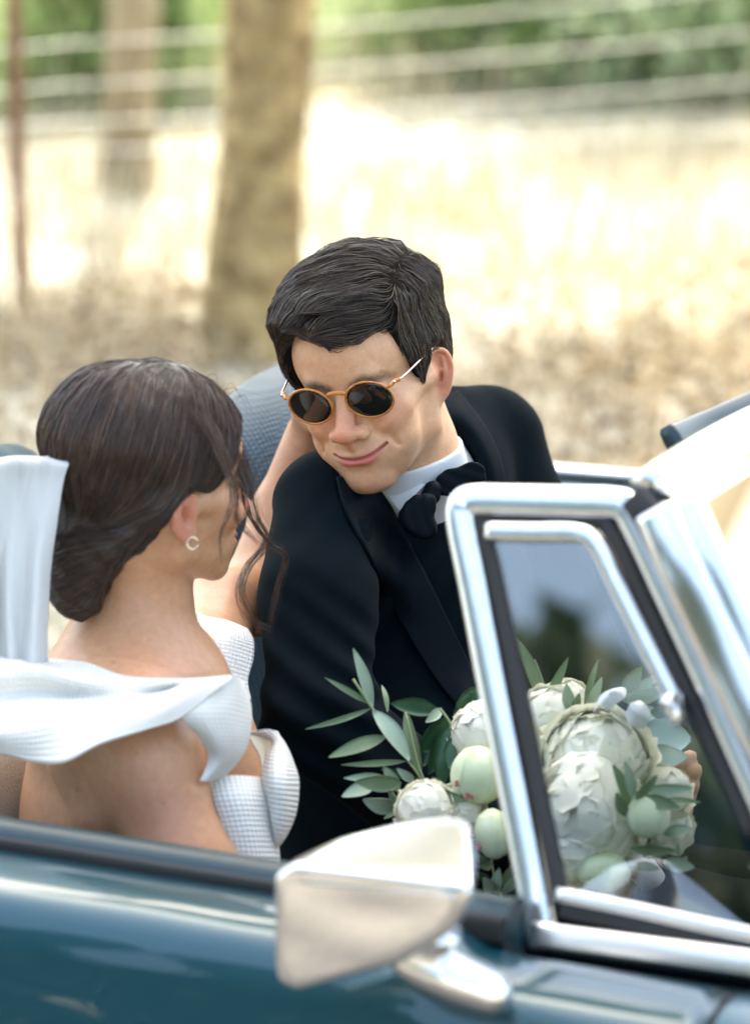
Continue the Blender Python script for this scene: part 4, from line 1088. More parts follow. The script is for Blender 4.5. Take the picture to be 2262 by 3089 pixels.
# ---- sunglasses
ACET = mat('amber_acetate', (.80, .34, .04), .2, spec=.6, noise=(90, (.50, .13, .02), .2), Transmission_Weight=.25, Coat_Weight=.4)
LENS = mat('dark_lens', (.010, .011, .009), .05, spec=.5, Coat_Weight=.15, Coat_Roughness=.02)
ROSE = mat('rose_gold_metal', (.86, .62, .52), .25, .9)
gl = empty('sunglasses', to_world(m_view((0, 95, 10))), 'round amber-framed sunglasses with dark lenses on the smiling man\'s face', 'sunglasses')
lz = 13.0
def lens_pt(s, th, rad, dy=0.0):
    x = s * 34 + rad * math.cos(th) * 1.07; z = lz + rad * math.sin(th) * .90
    return np.array([x, 99.5 - (abs(x) / 66) ** 2 * 8 + dy + rad * math.sin(th) * .26, z])
m = MB()
for s_ in (-1, 1):
    ring = [to_world(m_view(lens_pt(s_, t, 23.6))) for t in np.linspace(0, 2 * math.pi, 49)]
    m.tube(ring, .0013, 8, cap=False)
    # corner pieces out to the hinge
    e = [m_view(lens_pt(s_, (.55 if s_ > 0 else math.pi - .55), 22.6)), m_view(lens_pt(s_, (.50 if s_ > 0 else math.pi - .50), 27.5)), m_view((s_ * 64, 90, lz + 14.5)), m_view((s_ * 68.5, 85, lz + 15))]
    m.tube(cr([to_world(a) for a in e], 4), [.0014] * 4 + [.0024] * 4 + [.0026] * 4 + [.0018], 8)
br = [lens_pt(-1, .42, 23), (-8.5, 101, lz + 11.5), (0, 102.5, lz + 12.8), (8.5, 101, lz + 11.5), lens_pt(1, math.pi - .42, 23)]
m.tube(cr([to_world(m_view(a)) for a in br], 5), [.0018] * 5 + [.0026] * 12 + [.0018] * 4, 8)
for s_ in (-1, 1):
    nb = [lens_pt(s_, math.pi - .2 if s_ > 0 else .2, 23), (s_ * 9.2, 97, lz - 2), (s_ * 11.5, 95, lz - 9)]
    m.tube(cr([to_world(m_view(a)) for a in nb], 4), .0013, 6)
m.build('frame', ACET, gl)
for s_ in (-1, 1):
    vs_, fs = [], []; rings = 6; seg = 40
    c0 = to_world(m_view(lens_pt(s_, 0, 0, 1.6))); vs_.append(c0)
    for a in range(1, rings + 1):
        rr_ = 23.3 * a / rings
        for k in range(seg): vs_.append(to_world(m_view(lens_pt(s_, 2 * math.pi * k / seg, rr_, 1.6 * (1 - (a / rings) ** 2)))))
    for k in range(seg): fs.append((0, 1 + k, 1 + (k + 1) % seg))
    for a in range(rings - 1):
        for k in range(seg): o_ = 1 + a * seg; k2 = (k + 1) % seg; fs.append((o_ + k, o_ + seg + k, o_ + seg + k2, o_ + k2))
    n0 = len(vs_); bk = to_world(m_view((0, -1.6, 0))) - to_world(m_view((0, 0, 0)))
    vs_ = vs_ + [p_ + bk for p_ in vs_]; fs = fs + [tuple(i_ + n0 for i_ in reversed(f_)) for f_ in fs]
    o_ = 1 + (rings - 1) * seg; fs += [(o_ + k, o_ + k + n0, o_ + (k + 1) % seg + n0, o_ + (k + 1) % seg) for k in range(seg)]
    obj('lens', vs_, fs, LENS, gl)
    te = [(s_ * 68.5, 86, lz + 15.2), (s_ * 71.5, 70, lz + 16.5), (s_ * 76.5, 38, lz + 20.5), (s_ * 78.5, 12, lz + 22), (s_ * 77, -4, lz + 19), (s_ * 71, -22, lz + 2)]
    MB().tube(cr([to_world(m_view(a)) for a in te], 5), [.0012] * 11 + [.0013] * 5 + [.0018] * 10, 8).build('temple', ROSE, gl)
    p_ = m_view((s_ * 64.5, 93.2, lz + 14.8)); MB().tube([to_world(p_), to_world(m_view((s_ * 64.7, 94.6, lz + 14.9)))], [.0024, .0018], 10).build('hinge_rivet', ROSE, gl)

# ---- woman
wom = empty('person', (*to_world(D(250, 1900, 3.58))[:2], .45), 'woman in white dress and veil, brown hair in a low bun, back to the camera', 'person', 'wedding couple seated in the convertible')
SKW = (.55, .29, .16)
def wneck(P): return smin(chain(P, [w_view((0, -22, -20)), D(312, 1330, 3.585), D(262, 1475, 3.56)], [.050, .045, .060], .03), chain(P, [D(280, 1440, 3.58), D(330, 1500, 3.60)], [.06, .07]), .03)
def wtorso(P, g=0.0):
    d = chain(P, [D(190, 1560, 3.53), D(330, 1535, 3.56), D(455, 1440, 3.74)], [.058 + g, .055 + g, .040 + g], .03)
    d = smin(d, chain(P, [D(262, 1640, 3.58), D(262, 1800, 3.58), D(270, 2060, 3.60)], [.088 + g, .092 + g, .085 + g], .03), .04)
    d = smin(d, chain(P, [D(430, 1620, 3.60), D(470, 1740, 3.60)], [.060 + g, .062 + g], .03), .04)
    return d
def warm_near(P): return chain(P, [D(282, 1600, 3.475), D(330, 1690, 3.455), D(408, 1900, 3.44), D(620, 2080, 3.45), D(760, 2080, 3.5)], [.056, .050, .042, .034, .026], .02)
def warm_far(P):
    d = chain(P, [D(455, 1430, 3.74), D(480, 1345, 3.84), D(560, 1318, 4.02), D(620, 1130, 4.06), D(676, 955, 4.05)], [.045, .041, .040, .032, .024], .018)
    return d
def whand(P): return fingers(P, D(690, 925, 4.05), D(728, 890, 4.045), (.9, .25, .55), (.3, -.5, -.1), (-.3, .9, .4), thumb=True)
def wom_body(P):
    hd = near(P, WT, .18, lambda p: (face(w_loc(p), False) * .00095).astype(np.float32))
    d = smin(hd, wneck(P), .016)
    d = smin(d, wtorso(P), .03); d = smin(d, warm_near(P), .05); d = smin(d, warm_far(P), .018)
    d = smax(d, -chain(P, [D(452, 1585, 3.44), D(446, 1720, 3.42)], [.004, .006]), .012)      # the crease of the armpit
    d = smin(d, chain(P, [D(150, 1690, 3.475), D(205, 1790, 3.478), D(215, 1850, 3.50)], [.016, .017, .014], .01), .03)      # shoulder blade
    return smin(d, near(P, D(730, 890, 4.05), .16, whand), .008)
v, q = mesh_sdf(wom_body, [-.42, 3.28, -.52], [.12, 4.22, .20], .0025)
def wom_pig(v):
    L = w_loc(v); c = face_pigment(L, SKW, (.58, .22, .15), (.52, .15, .13))
    far = (ln(v - WT) > .15)[:, None]; c = np.where(far, np.array(SKW), c)
    for p_, r_, w_ in ((D(345, 1800, 3.40), .05, .45), (D(200, 1830, 3.42), .05, .3), (D(400, 1490, 3.5), .06, .25), (D(490, 1340, 3.8), .06, .3)):
        w = np.exp(-(ln(v - p_) / r_) ** 2)[:, None] * w_; c = c * (1 - w) + np.array((.50, .20, .13)) * w
    for u_, v_, d_, r_ in ((170, 1740, 3.44, .0016), (300, 1660, 3.42, .0012), (360, 1770, 3.41, .0011), (330, 1410, 3.53, .0012), (250, 1460, 3.49, .0014), (455, 1200, 3.47, .0010)):
        pr = v[:, [0, 2]] / v[:, 1:2] * d_; p2 = D(u_, v_, d_)[[0, 2]]; w = (np.exp(-(ln(pr - p2) / r_) ** 2) * (v[:, 1] < 3.62))[:, None] * .6; c = c * (1 - w) + np.array((.12, .05, .03)) * w
    return c
obj('body', to_world(v), q, SKIN, wom, pigment=wom_pig(v.astype(np.float32)))
v, q, sv, sq = hair_mesh(w_loc, WR, WT, .95, wom_hair, wom_dir, WT - .23, WT + .22, 10000, .0024, 13, .0085, lambda t: .0001 + .0018 * math.sin(t * 3.0), .00034, 12)
r = np.random.RandomState(4)
loose = []
for k_ in range(26):       # fine strays lifting off the crown and the nape
    a = w_view((r.uniform(-10, 80), r.uniform(-60, 70), r.uniform(95, 122))); b = a + np.array([r.uniform(-.02, .03), 0, r.uniform(.004, .014)]); c_ = b + np.array([r.uniform(-.02, .03), 0, r.uniform(-.022, .0)])
    loose.append(cr([a, (a + b) / 2 + [0, 0, .004], b, c_], 4)[:13])
A = np.stack(loose); lv, lq = ribbons(A, .00022, 3, r)
_v, _q = join([(v, q), (sv, sq), (lv, lq)])
obj('hair', to_world(_v), _q, HAIRW, wom, pigment=np.concatenate([np.tile((.022, .012, .008), (len(v), 1)), hair_pigment(sv, (.024, .0125, .008), (.12, .06, .034), 2, 39), np.tile((.06, .035, .025), (len(lv), 1))]))
# loose face-framing locks
def lock(pts, n, spread, rad, seed, name='loose_lock'):
    r = np.random.RandomState(seed); base = cr([D(*p_) for p_ in pts], 9); m_ = len(base); t = np.linspace(0, 1, m_)[:, None]; out = []
    for i in range(n):
        off = r.randn(3) * spread; off2 = r.randn(3) * spread; ph = r.uniform(0, 6)
        out.append(base + off * (1 - t) + off2 * t + .0012 * np.sin(t * 9 + ph) * np.array([1, 0, .3]))
    lv, lq = ribbons(np.stack(out), rad, 4, r)
    return obj(name, to_world(lv), lq, HAIRW, wom, pigment=np.repeat(np.array([(.04, .022, .015), (.12, .065, .04)])[r.randint(0, 2, n)], m_ * 4, axis=0))
lock([(460, 900, 3.50), (505, 985, 3.52), (528, 1060, 3.54), (545, 1130, 3.56), (590, 1195, 3.60), (628, 1225, 3.62), (612, 1290, 3.64), (592, 1388, 3.66)], 26, .0026, .00020, 1)
lock([(440, 880, 3.48), (500, 960, 3.50), (545, 1060, 3.55), (565, 1140, 3.58), (588, 1190, 3.62), (545, 1250, 3.62), (530, 1310, 3.60), (560, 1370, 3.62), (598, 1390, 3.62)], 34, .0030, .00020, 2)
lock([(450, 920, 3.47), (490, 1010, 3.48), (520, 1080, 3.50), (522, 1140, 3.52), (552, 1180, 3.54), (580, 1205, 3.56)], 20, .0024, .00020, 3)
lock([(470, 980, 3.46), (505, 1060, 3.46), (506, 1120, 3.46), (484, 1180, 3.46), (487, 1240, 3.46)], 10, .0014, .0002, 4)
lock([(430, 900, 3.46), (480, 980, 3.46), (512, 1050, 3.47), (516, 1100, 3.48)], 26, .005, .00020, 5)
lock([(470, 880, 3.50), (515, 960, 3.53), (545, 1030, 3.55), (552, 1090, 3.56)], 34, .005, .00020, 6)
# earring
GOLD = mat('gold', (.86, .74, .52), .2, 1.0)
lb = D(424, 1190, 3.462); ec = lb + np.array([0, .0, -.003])
MB().tube([to_world(ec + .0058 * np.array([math.cos(t) * .9, math.sin(t) * .35 + math.cos(t) * .1, math.sin(t)])) for t in np.linspace(.4, 6.0, 26)], .0006, 8).build('hoop_earring', GOLD, wom)

# ---- dress
def waffle(name, col, amt=1.0):
    m, nt, N, L, b = new_mat(name)
    b.inputs['Base Color'].default_value = (*col, 1); b.inputs['Roughness'].default_value = .8; b.inputs['Specular IOR Level'].default_value = .2
    b.inputs['Subsurface Weight'].default_value = .15; b.inputs['Subsurface Radius'].default_value = (1, 1, 1); b.inputs['Subsurface Scale'].default_value = .004
    uv = N.new('ShaderNodeUVMap'); uv.uv_map = 'weave'
    out = None
    for ax_, sc in (('X', 165), ('Y', 165)):
        w = N.new('ShaderNodeTexWave'); w.wave_type = 'BANDS'; w.bands_direction = ax_; w.inputs['Scale'].default_value = sc / 2.6; w.inputs['Distortion'].default_value = .6; w.inputs['Detail'].default_value = 1
        L.new(uv.outputs[0], w.inputs['Vector'])
        if out is None: out = w.outputs['Fac']
        else:
            mu = N.new('ShaderNodeMath'); mu.operation = 'ADD'; L.new(out, mu.inputs[0]); L.new(w.outputs['Fac'], mu.inputs[1]); out = mu.outputs[0]
    bp = N.new('ShaderNodeBump'); bp.inputs['Strength'].default_value = .65 * amt; bp.inputs['Distance'].default_value = .0012
    L.new(out, bp.inputs['Height']); L.new(bp.outputs['Normal'], b.inputs['Normal'])
    return m
CLOQUE = waffle('white_waffle_fabric', (.69, .675, .635)); SMOOTHW = waffle('white_fabric', (.69, .675, .635), .25); LINING = mat('cream_lining', (.74, .68, .52), .8)
def clear(rows, gap=.012):
    out = []
    for row in rows:
        o = []
        for (u_, v_, d_) in row:
            c_ = cast(wom_body, u_, v_, 3.25, 3.75, 170); o.append((u_, v_, d_ if c_ is None else min(d_, c_ - gap)))
        out.append(o)
    return out
def V2(rows, dz=0): return to_world(grid_surf([[D(*p_) for p_ in row] for row in rows], 9, 9))
ruf = [
 [(-70, 1428, 3.49), (9, 1432, 3.50), (106, 1452, 3.51), (190, 1461, 3.51), (274, 1490, 3.50), (376, 1496, 3.49), (445, 1494, 3.47), (508, 1488, 3.45)],
 [(-70, 1475, 3.40), (9, 1474, 3.405), (95, 1478, 3.425), (175, 1500, 3.435), (270, 1514, 3.44), (372, 1504, 3.44), (440, 1499, 3.45), (512, 1494, 3.44)],
 [(-70, 1540, 3.405), (0, 1545, 3.405), (70, 1535, 3.425), (165, 1536, 3.465), (268, 1540, 3.46), (365, 1522, 3.445), (432, 1508, 3.42), (508, 1498, 3.43)],
 [(-70, 1600, 3.35), (0, 1605, 3.34), (72, 1592, 3.345), (165, 1572, 3.39), (265, 1565, 3.385), (355, 1550, 3.39), (422, 1528, 3.40), (500, 1502, 3.42)],
 [(-70, 1655, 3.365), (9, 1662, 3.345), (66, 1678, 3.34), (140, 1680, 3.35), (222, 1640, 3.365), (318, 1610, 3.375), (398, 1582, 3.39), (491, 1508, 3.41)]]
sheet('dress_ruffle', V2(clear(ruf)), .0018, CLOQUE, wom)
strap = [
 [(500, 1496, 3.425), (512, 1490, 3.425), (524, 1493, 3.435), (535, 1505, 3.45)],
 [(440, 1548, 3.40), (480, 1530, 3.412), (520, 1530, 3.43), (550, 1545, 3.46)],
 [(402, 1580, 3.395), (452, 1578, 3.40), (505, 1580, 3.42), (553, 1592, 3.46)],
 [(440, 1628, 3.415), (475, 1630, 3.41), (515, 1630, 3.43), (546, 1634, 3.46)],
 [(459, 1672, 3.43), (484, 1674, 3.425), (508, 1674, 3.44), (528, 1672, 3.46)],
 [(440, 1722, 3.455), (456, 1722, 3.45), (472, 1720, 3.455), (490, 1716, 3.465)]]
sheet('dress_strap', V2(clear(strap)), .0018, SMOOTHW, wom)
fr = [
 [(404, 1318, 3.70), (442, 1354, 3.70), (500, 1368, 3.71), (545, 1386, 3.72)],
 [(392, 1345, 3.66), (440, 1385, 3.66), (505, 1396, 3.665), (558, 1412, 3.70)],
 [(386, 1385, 3.65), (440, 1425, 3.64), (500, 1435, 3.64), (557, 1452, 3.68)],
 [(384, 1430, 3.65), (430, 1470, 3.63), (495, 1485, 3.62), (545, 1500, 3.65)],
 [(395, 1470, 3.65), (440, 1510, 3.63), (500, 1530, 3.61), (552, 1540, 3.63)]]
sheet('dress_ruffle', V2(fr), .0018, CLOQUE, wom)
bod = [
 [(432, 1722, 3.485), (470, 1714, 3.465), (520, 1711, 3.465), (570, 1714, 3.49), (590, 1716, 3.52)],
 [(440, 1760, 3.47), (480, 1755, 3.445), (530, 1752, 3.445), (580, 1755, 3.47), (600, 1758, 3.51)],
 [(455, 1820, 3.46), (500, 1818, 3.44), (545, 1816, 3.44), (590, 1818, 3.465), (608, 1820, 3.50)],
 [(475, 1890, 3.46), (515, 1892, 3.44), (560, 1895, 3.44), (600, 1896, 3.46), (614, 1898, 3.50)],
 [(480, 2000, 3.46), (520, 2000, 3.44), (570, 2000, 3.44), (610, 2000, 3.46), (620, 2000, 3.50)]]
sheet('dress_bodice', V2(bod), .003, CLOQUE, wom)
cup = [
 [(546, 1614, 3.54), (575, 1609, 3.525), (600, 1609, 3.515), (610, 1614, 3.51)],
 [(600, 1634, 3.52), (606, 1634, 3.505), (618, 1636, 3.50), (630, 1646, 3.51)],
 [(588, 1668, 3.50), (600, 1672, 3.475), (625, 1676, 3.475), (645, 1682, 3.50)],
 [(578, 1712, 3.485), (598, 1718, 3.455), (630, 1722, 3.46), (656, 1722, 3.50)],
 [(588, 1770, 3.48), (602, 1776, 3.455), (630, 1782, 3.46), (651, 1786, 3.50)],
 [(600, 1826, 3.48), (606, 1832, 3.46), (620, 1838, 3.465), (632, 1836, 3.49)],
 [(604, 1862, 3.485), (606, 1866, 3.475), (610, 1866, 3.475), (614, 1862, 3.48)]]
sheet('dress_ruffle', V2(cup), .003, CLOQUE, wom)
lin = [[(545, 1618, 3.545), (572, 1613, 3.54), (598, 1616, 3.535)], [(556, 1640, 3.535), (580, 1640, 3.54), (602, 1640, 3.53)], [(572, 1668, 3.53), (584, 1672, 3.53), (594, 1674, 3.515)], [(578, 1706, 3.51), (584, 1708, 3.51), (590, 1708, 3.50)]]
sheet('dress_lining', V2(lin), .002, LINING, wom)
# veil
VEIL = bpy.data.materials.new('veil_tulle'); VEIL.use_nodes = True; nt = VEIL.node_tree; b = nt.nodes['Principled BSDF']
b.inputs['Base Color'].default_value = (.74, .74, .72, 1); b.inputs['Roughness'].default_value = .8
tl = nt.nodes.new('ShaderNodeBsdfTranslucent'); tl.inputs['Color'].default_value = (.8, .84, .86, 1); mx = nt.nodes.new('ShaderNodeMixShader'); mx.inputs[0].default_value = .35
nt.links.new(b.outputs[0], mx.inputs[1]); nt.links.new(tl.outputs[0], mx.inputs[2]); nt.links.new(mx.outputs[0], nt.nodes['Material Output'].inputs[0])
def veil_rows(dd, xr, folds_):
    rows = []
    for (y, xe) in ((1012, xr[0]), (1016, xr[1]), (1060, xr[2]), (1150, xr[3]), (1250, xr[4]), (1350, xr[5]), (1440, xr[6]), (1560, xr[7])):
        row = []
        for k in range(9):
            t = k / 8; x = -120 + (xe + 120) * t
            zz = 3.440 + dd + .010 * math.sin(t * folds_ + y * .002) + .007 * math.sin(t * folds_ * 2.7 + y * .006 + dd * 90) - .02 * (y < 1014) * -1 + (.018 if y < 1014 else 0) + .028 * t ** 4
            row.append((x, y + 6 * math.sin(t * 7) * (y < 1020), zz))
        rows.append(row)
    return rows
sheet('veil', V2(veil_rows(0, (148, 152, 140, 126, 112, 106, 100, 96), 9)), .0012, VEIL, wom)
sheet('veil', V2(veil_rows(.012, (120, 126, 122, 110, 102, 100, 106, 112), 12)), .0012, VEIL, wom)
rim = [(-60, 1018), (10, 1018), (45, 1012), (80, 1017), (115, 1010), (140, 1015), (150, 1022), (150, 1034), (138, 1040)]
MB().tube(cr([DW(x, y, 3.452 + .0002 * x) for x, y in rim], 5), [.0035] * 35 + [.0045] * 3 + [.004, .003, .002], 8).build('veil_hem', VEIL, wom)
MB().tube([DW(140, 1038, 3.47), DW(162, 1036, 3.485)], .0012, 6).build('hair_comb', GOLD, wom)
# ------------------------------------------------------------------ the bouquet
bq = empty('bouquet', DW(1350, 1950, 3.62), 'bridal bouquet of cream white peonies, green buds and olive sprigs held low between the couple', 'bouquet')
def leaf_mat(name, c, c2, rough=.5, tr=.25):
    m = mat(name, c, rough, noise=(60, c2, .25), bump=(200, .2, .0006)); nt = m.node_tree; b = nt.nodes['Principled BSDF']
    t = nt.nodes.new('ShaderNodeBsdfTranslucent'); t.inputs['Color'].default_value = (*c2, 1); mx = nt.nodes.new('ShaderNodeMixShader'); mx.inputs[0].default_value = tr
    nt.links.new(b.outputs[0], mx.inputs[1]); nt.links.new(t.outputs[0], mx.inputs[2]); nt.links.new(mx.outputs[0], nt.nodes['Material Output'].inputs[0]); return m
LP = leaf_mat('pale_olive_leaf', (.34, .46, .34), (.42, .54, .42)); LG = leaf_mat('grey_green_leaf', (.16, .24, .13), (.22, .31, .18)); LD = leaf_mat('dark_green_leaf', (.02, .075, .03), (.035, .11, .045), .3)
STEM = mat('green_stem', (.25, .32, .16), .6)
SH = .0                                             # picture plane depth of the bouquet centre
def bz(a, b): return (880 + a / 2.0146, 1900 + b / 2.0146)       # close-up A of the photo
def bc(a, b): return (1400 + a / 1.9165, 2100 + b / 1.9165)      # close-up B
def VP(uv, d): return V(uv[0], uv[1], d)
leaf_cache = {}
def leaf(a, b, wpx, m, tilt=0.0, bend=.08, name='leaf', fold=.18):
    """leaf from base a to tip b (view points), width in metres"""
    a, b = np.asarray(a, float), np.asarray(b, float); L_ = np.linalg.norm(b - a); t = (b - a) / L_
    n = np.array([0, -1.0, 0]); n = n - t * (n @ t); n /= np.linalg.norm(n); s = np.cross(t, n)
    s, n = s * math.cos(tilt) + n * math.sin(tilt), n * math.cos(tilt) - s * math.sin(tilt)
    v, f = [], []; R = 9
    for i in range(R + 1):
        x = i / R; w = wpx * .5 * (math.sin(math.pi * min(1, x * .96 + .02)) ** .75) * (1 - .25 * x) * 1.12
        c = a + t * L_ * x + n * (bend * L_ * math.sin(math.pi * x)) 
        v += [c - s * w + n * fold * w, c - s * w * .5 + n * fold * .4 * w, c, c + s * w * .5 + n * fold * .4 * w, c + s * w + n * fold * w]
    for i in range(R):
        for k in range(4): o = i * 5 + k; f.append((o, o + 1, o + 6, o + 5))
    n0 = len(v); v = v + [p - n * .0006 for p in v]; f = f + [tuple(i + n0 for i in q[::-1]) for q in f]
    rim = [i * 5 for i in range(R + 1)] + [R * 5 + k for k in range(1, 5)] + [i * 5 + 4 for i in range(R - 1, -1, -1)] + [3, 2, 1]
    f += [(rim[(i + 1) % len(rim)], rim[i], rim[i] + n0, rim[(i + 1) % len(rim)] + n0) for i in range(len(rim))]
    return obj(name, to_world(np.array(v)), f, m, bq)
px = lambda w, k, d: w / k / F * d
A_ = [((490, 470), (375, 115), 80, LP, 3.58, 3.56), ((470, 450), (200, 290), 40, LG, 3.58, 3.56), ((480, 480), (85, 605), 38, LG, 3.58, 3.55), ((495, 490), (715, 795), 118, LP, 3.57, 3.56),
      ((570, 650), (225, 775), 92, LG, 3.57, 3.54), ((690, 800), (300, 822), 42, LG, 3.57, 3.55), ((785, 875), (690, 480), 88, LG, 3.58, 3.60), ((582, 500), (546, 335), 36, LG, 3.60, 3.62),
      ((892, 490), (603, 448), 115, LD, 3.60, 3.59), ((910, 482), (815, 562), 66, LP, 3.60, 3.58), ((965, 545), (775, 740), 165, LD, 3.60, 3.59), ((985, 560), (905, 965), 135, LD, 3.585, 3.575), ((880, 560), (800, 830), 120, LD, 3.61, 3.60),
      ((1140, 350), (985, 520), 125, LD, 3.61, 3.60), ((500, 950), (305, 1015), 95, LP, 3.54, 3.52), ((570, 900), (318, 902), 60, LP, 3.56, 3.54), ((665, 935), (385, 925), 108, LG, 3.55, 3.52),
      ((650, 1080), (435, 1035), 118, LP, 3.55, 3.52), ((655, 985), (555, 830), 75, LG, 3.56, 3.56), ((745, 925), (638, 845), 58, LP, 3.58, 3.57), ((705, 1155), (590, 990), 66, LG, 3.55, 3.53), ((640, 1100), (560, 1150), 40, LG, 3.57, 3.56),
      ((890, 985), (1065, 1045), 66, LG, 3.53, 3.51), ((945, 1125), (865, 985), 70, LG, 3.52, 3.51), ((730, 1170), (650, 1130), 60, LD, 3.57, 3.56), ((850, 900), (1000, 1010), 55, LG, 3.55, 3.53), ((760, 900), (540, 850), 55, LD, 3.6, 3.58),
      ((930, 600), (830, 880), 110, LD, 3.60, 3.59), ((1000, 640), (960, 850), 110, LD, 3.575, 3.56), ((860, 640), (760, 800), 90, LD, 3.615, 3.60), ((1020, 520), (1090, 380), 100, LD, 3.60, 3.59), ((720, 1000), (600, 1060), 80, LG, 3.55, 3.53), ((700, 960), (640, 1090), 60, LP, 3.54, 3.52),
      # small leaves low down beside the lower bud
      ((1225, 1590), (1165, 1510), 85, LP, 3.53, 3.5), ((1240, 1600), (1260, 1450), 75, LP, 3.53, 3.51), ((1280, 1600), (1360, 1490), 70, LP, 3.53, 3.51), ((1200, 1450), (1130, 1370), 60, LG, 3.54, 3.52), ((1220, 1430), (1140, 1440), 55, LG, 3.54, 3.52), ((1255, 1640), (1165, 1600), 60, LP, 3.52, 3.5), ((1330, 1640), (1370, 1560), 50, LD, 3.54, 3.53), ((1290, 1560), (1330, 1440), 60, LG, 3.54, 3.53), ((1200, 1520), (1120, 1480), 50, LD, 3.55, 3.54)]
for i, (a, b, w, m_, d0, d1) in enumerate(A_):
    leaf(VP(bz(*a), d0), VP(bz(*b), d1), px(w, 2.0146, d0), m_, tilt=((i * 37) % 7 - 3) * .14, bend=.05 + .02 * (i % 4))
w2z = lambda a, b: (1330 + a / 1.7725, 1200 + b / 1.7725)        # close-up C
C_ = [((540, 1640), (400, 1280), 75, LG, 3.62), ((555, 1640), (680, 1390), 55, LG, 3.62), ((770, 1680), (840, 1400), 40, LG, 3.60), ((770, 1690), (860, 1495), 60, LP, 3.58), ((700, 1690), (670, 1530), 70, LP, 3.58), ((700, 1690), (740, 1580), 50, LG, 3.58), ((975, 1600), (1070, 1440), 90, LG, 3.60), ((970, 1620), (1210, 1550), 100, LP, 3.58), ((1120, 1680), (1230, 1690), 70, LD, 3.58), ((570, 1660), (500, 1400), 60, LP, 3.63), ((1000, 1590), (1170, 1480), 60, LP, 3.60)]
for i, (a, b, w, m_, d0) in enumerate(C_):
    leaf(VP(w2z(*a), d0), VP(w2z(*b), d0 - .01), px(w, 1.7725, d0), m_, tilt=((i * 31) % 7 - 3) * .14)
B_ = [((960, 640), (860, 400), 80, LG, 3.44), ((975, 600), (930, 380), 70, LP, 3.43), ((990, 600), (1115, 460), 60, LG, 3.43), ((1010, 560), (1320, 530), 80, LP, 3.44), ((1010, 590), (1250, 650), 85, LG, 3.43), ((1150, 600), (1370, 615), 35, LG, 3.47), ((1150, 800), (1320, 770), 80, LP, 3.45), ((960, 880), (1220, 890), 75, LG, 3.44), ((1000, 900), (1160, 850), 60, LP, 3.44), ((1030, 930), (1200, 880), 60, LD, 3.46), ((1150, 960), (1330, 990), 90, LP, 3.45), ((980, 980), (1130, 1000), 60, LG, 3.45), ((940, 700), (880, 560), 70, LG, 3.44), ((1240, 930), (1235, 850), 30, LP, 3.46), ((930, 940), (1040, 1010), 70, LG, 3.45), ((1200, 1000), (1290, 930), 60, LP, 3.47)]
for i, (a, b, w, m_, d0) in enumerate(B_):
    leaf(VP(bc(*a), d0), VP(bc(*b), d0 - .01), px(w, 1.9165, d0), m_, tilt=((i * 29) % 7 - 3) * .14)
# stems
for pts in ([(372, 300), (490, 480), (600, 640), (700, 790), (780, 900), (860, 1100)], [(690, 500), (780, 860), (850, 960)], [(900, 480), (955, 555), (990, 640)], [(480, 960), (640, 980), (720, 1100)], [(1210, 1380), (1230, 1500), (1280, 1640)], [(590, 940), (660, 1080), (740, 1180)]):
    MB().tube(cr([VP(bz(*p_), 3.575) for p_ in pts], 4) @ np.eye(3), .0012, 6)
    v_ = [to_world(VP(bz(*p_), 3.575)) for p_ in pts]; MB().tube(cr(v_, 4), .0013, 6).build('stem', STEM, bq)
for p_ in ((960, 620), (1000, 920), (760, 1660 / 1.0)):
    pass
handle = [VP(bc(800, 700), 3.60), VP(bc(950, 900), 3.70), VP(bc(1150, 1150), 3.80)]
MB().tube([to_world(a) for a in handle], [.018, .016, .015], 14).build('wrapped_stems', SHIRT, bq)

# flowers: a ruffled ball of many single petals
PET = mat('cream_petal', (.94, .93, .78), .6, noise=(35, (.95, .94, .85), .25), bump=(160, .35, .0008)); 
PETW = mat('white_petal', (.94, .92, .80), .6, noise=(35, (.93, .92, .78), .25), bump=(160, .35, .0008))
BUDM = mat('green_bud', (.58, .66, .40), .6, noise=(28, (.76, .80, .60), .18), bump=(90, .3, .0008))
BLUSH = mat('red_petal_edge', (.45, .12, .10), .6)
_bn = BUDM.node_tree.nodes['Principled BSDF']; _bn.inputs['Subsurface Weight'].default_value = .25; _bn.inputs['Subsurface Scale'].default_value = .004
for m_ in (PET, PETW):
    nt = m_.node_tree; b = nt.nodes['Principled BSDF']; t = nt.nodes.new('ShaderNodeBsdfTranslucent'); t.inputs['Color'].default_value = (.88, .86, .70, 1)
    mx = nt.nodes.new('ShaderNodeMixShader'); mx.inputs[0].default_value = .15
    nt.links.new(b.outputs[0], mx.inputs[1]); nt.links.new(t.outputs[0], mx.inputs[2]); nt.links.new(mx.outputs[0], nt.nodes['Material Output'].inputs[0])
def petal_mesh(seed, curl, ruffle):
    """a wide cupped petal that hugs a ball of radius about 1.1; the rim is thin, wavy and a little flared"""
    r = np.random.RandomState(seed); v, f = [], []; nu, nv = 8, 9; ph = r.uniform(0, 6, 3)
    for i in range(nu + 1):
        a = i / nu
        for j in range(nv + 1):
            s = (j / nv - .5) * 2; w = .66 * math.sin(math.pi * (.12 + .56 * a)) ** .7
            x = s * w; y = a - .13 * a * s * s + ruffle * .8 * a ** 3 * math.sin(s * 7 + ph[2])
            z = -(x * x + (y - .5) ** 2) / (2 * 1.15) + curl * max(0, a - .7) ** 2 * 3 + ruffle * a ** 3 * (math.sin(s * 5 + ph[0]) + .5 * math.sin(s * 10 + ph[1]))
            v.append((x, y, z))
    for i in range(nu):
        for j in range(nv): o = i * (nv + 1) + j; f.append((o, o + 1, o + nv + 2, o + nv + 1))
    me = bpy.data.meshes.new('petal'); me.from_pydata(v, [], f); me.polygons.foreach_set('use_smooth', [True] * len(me.polygons)); return me
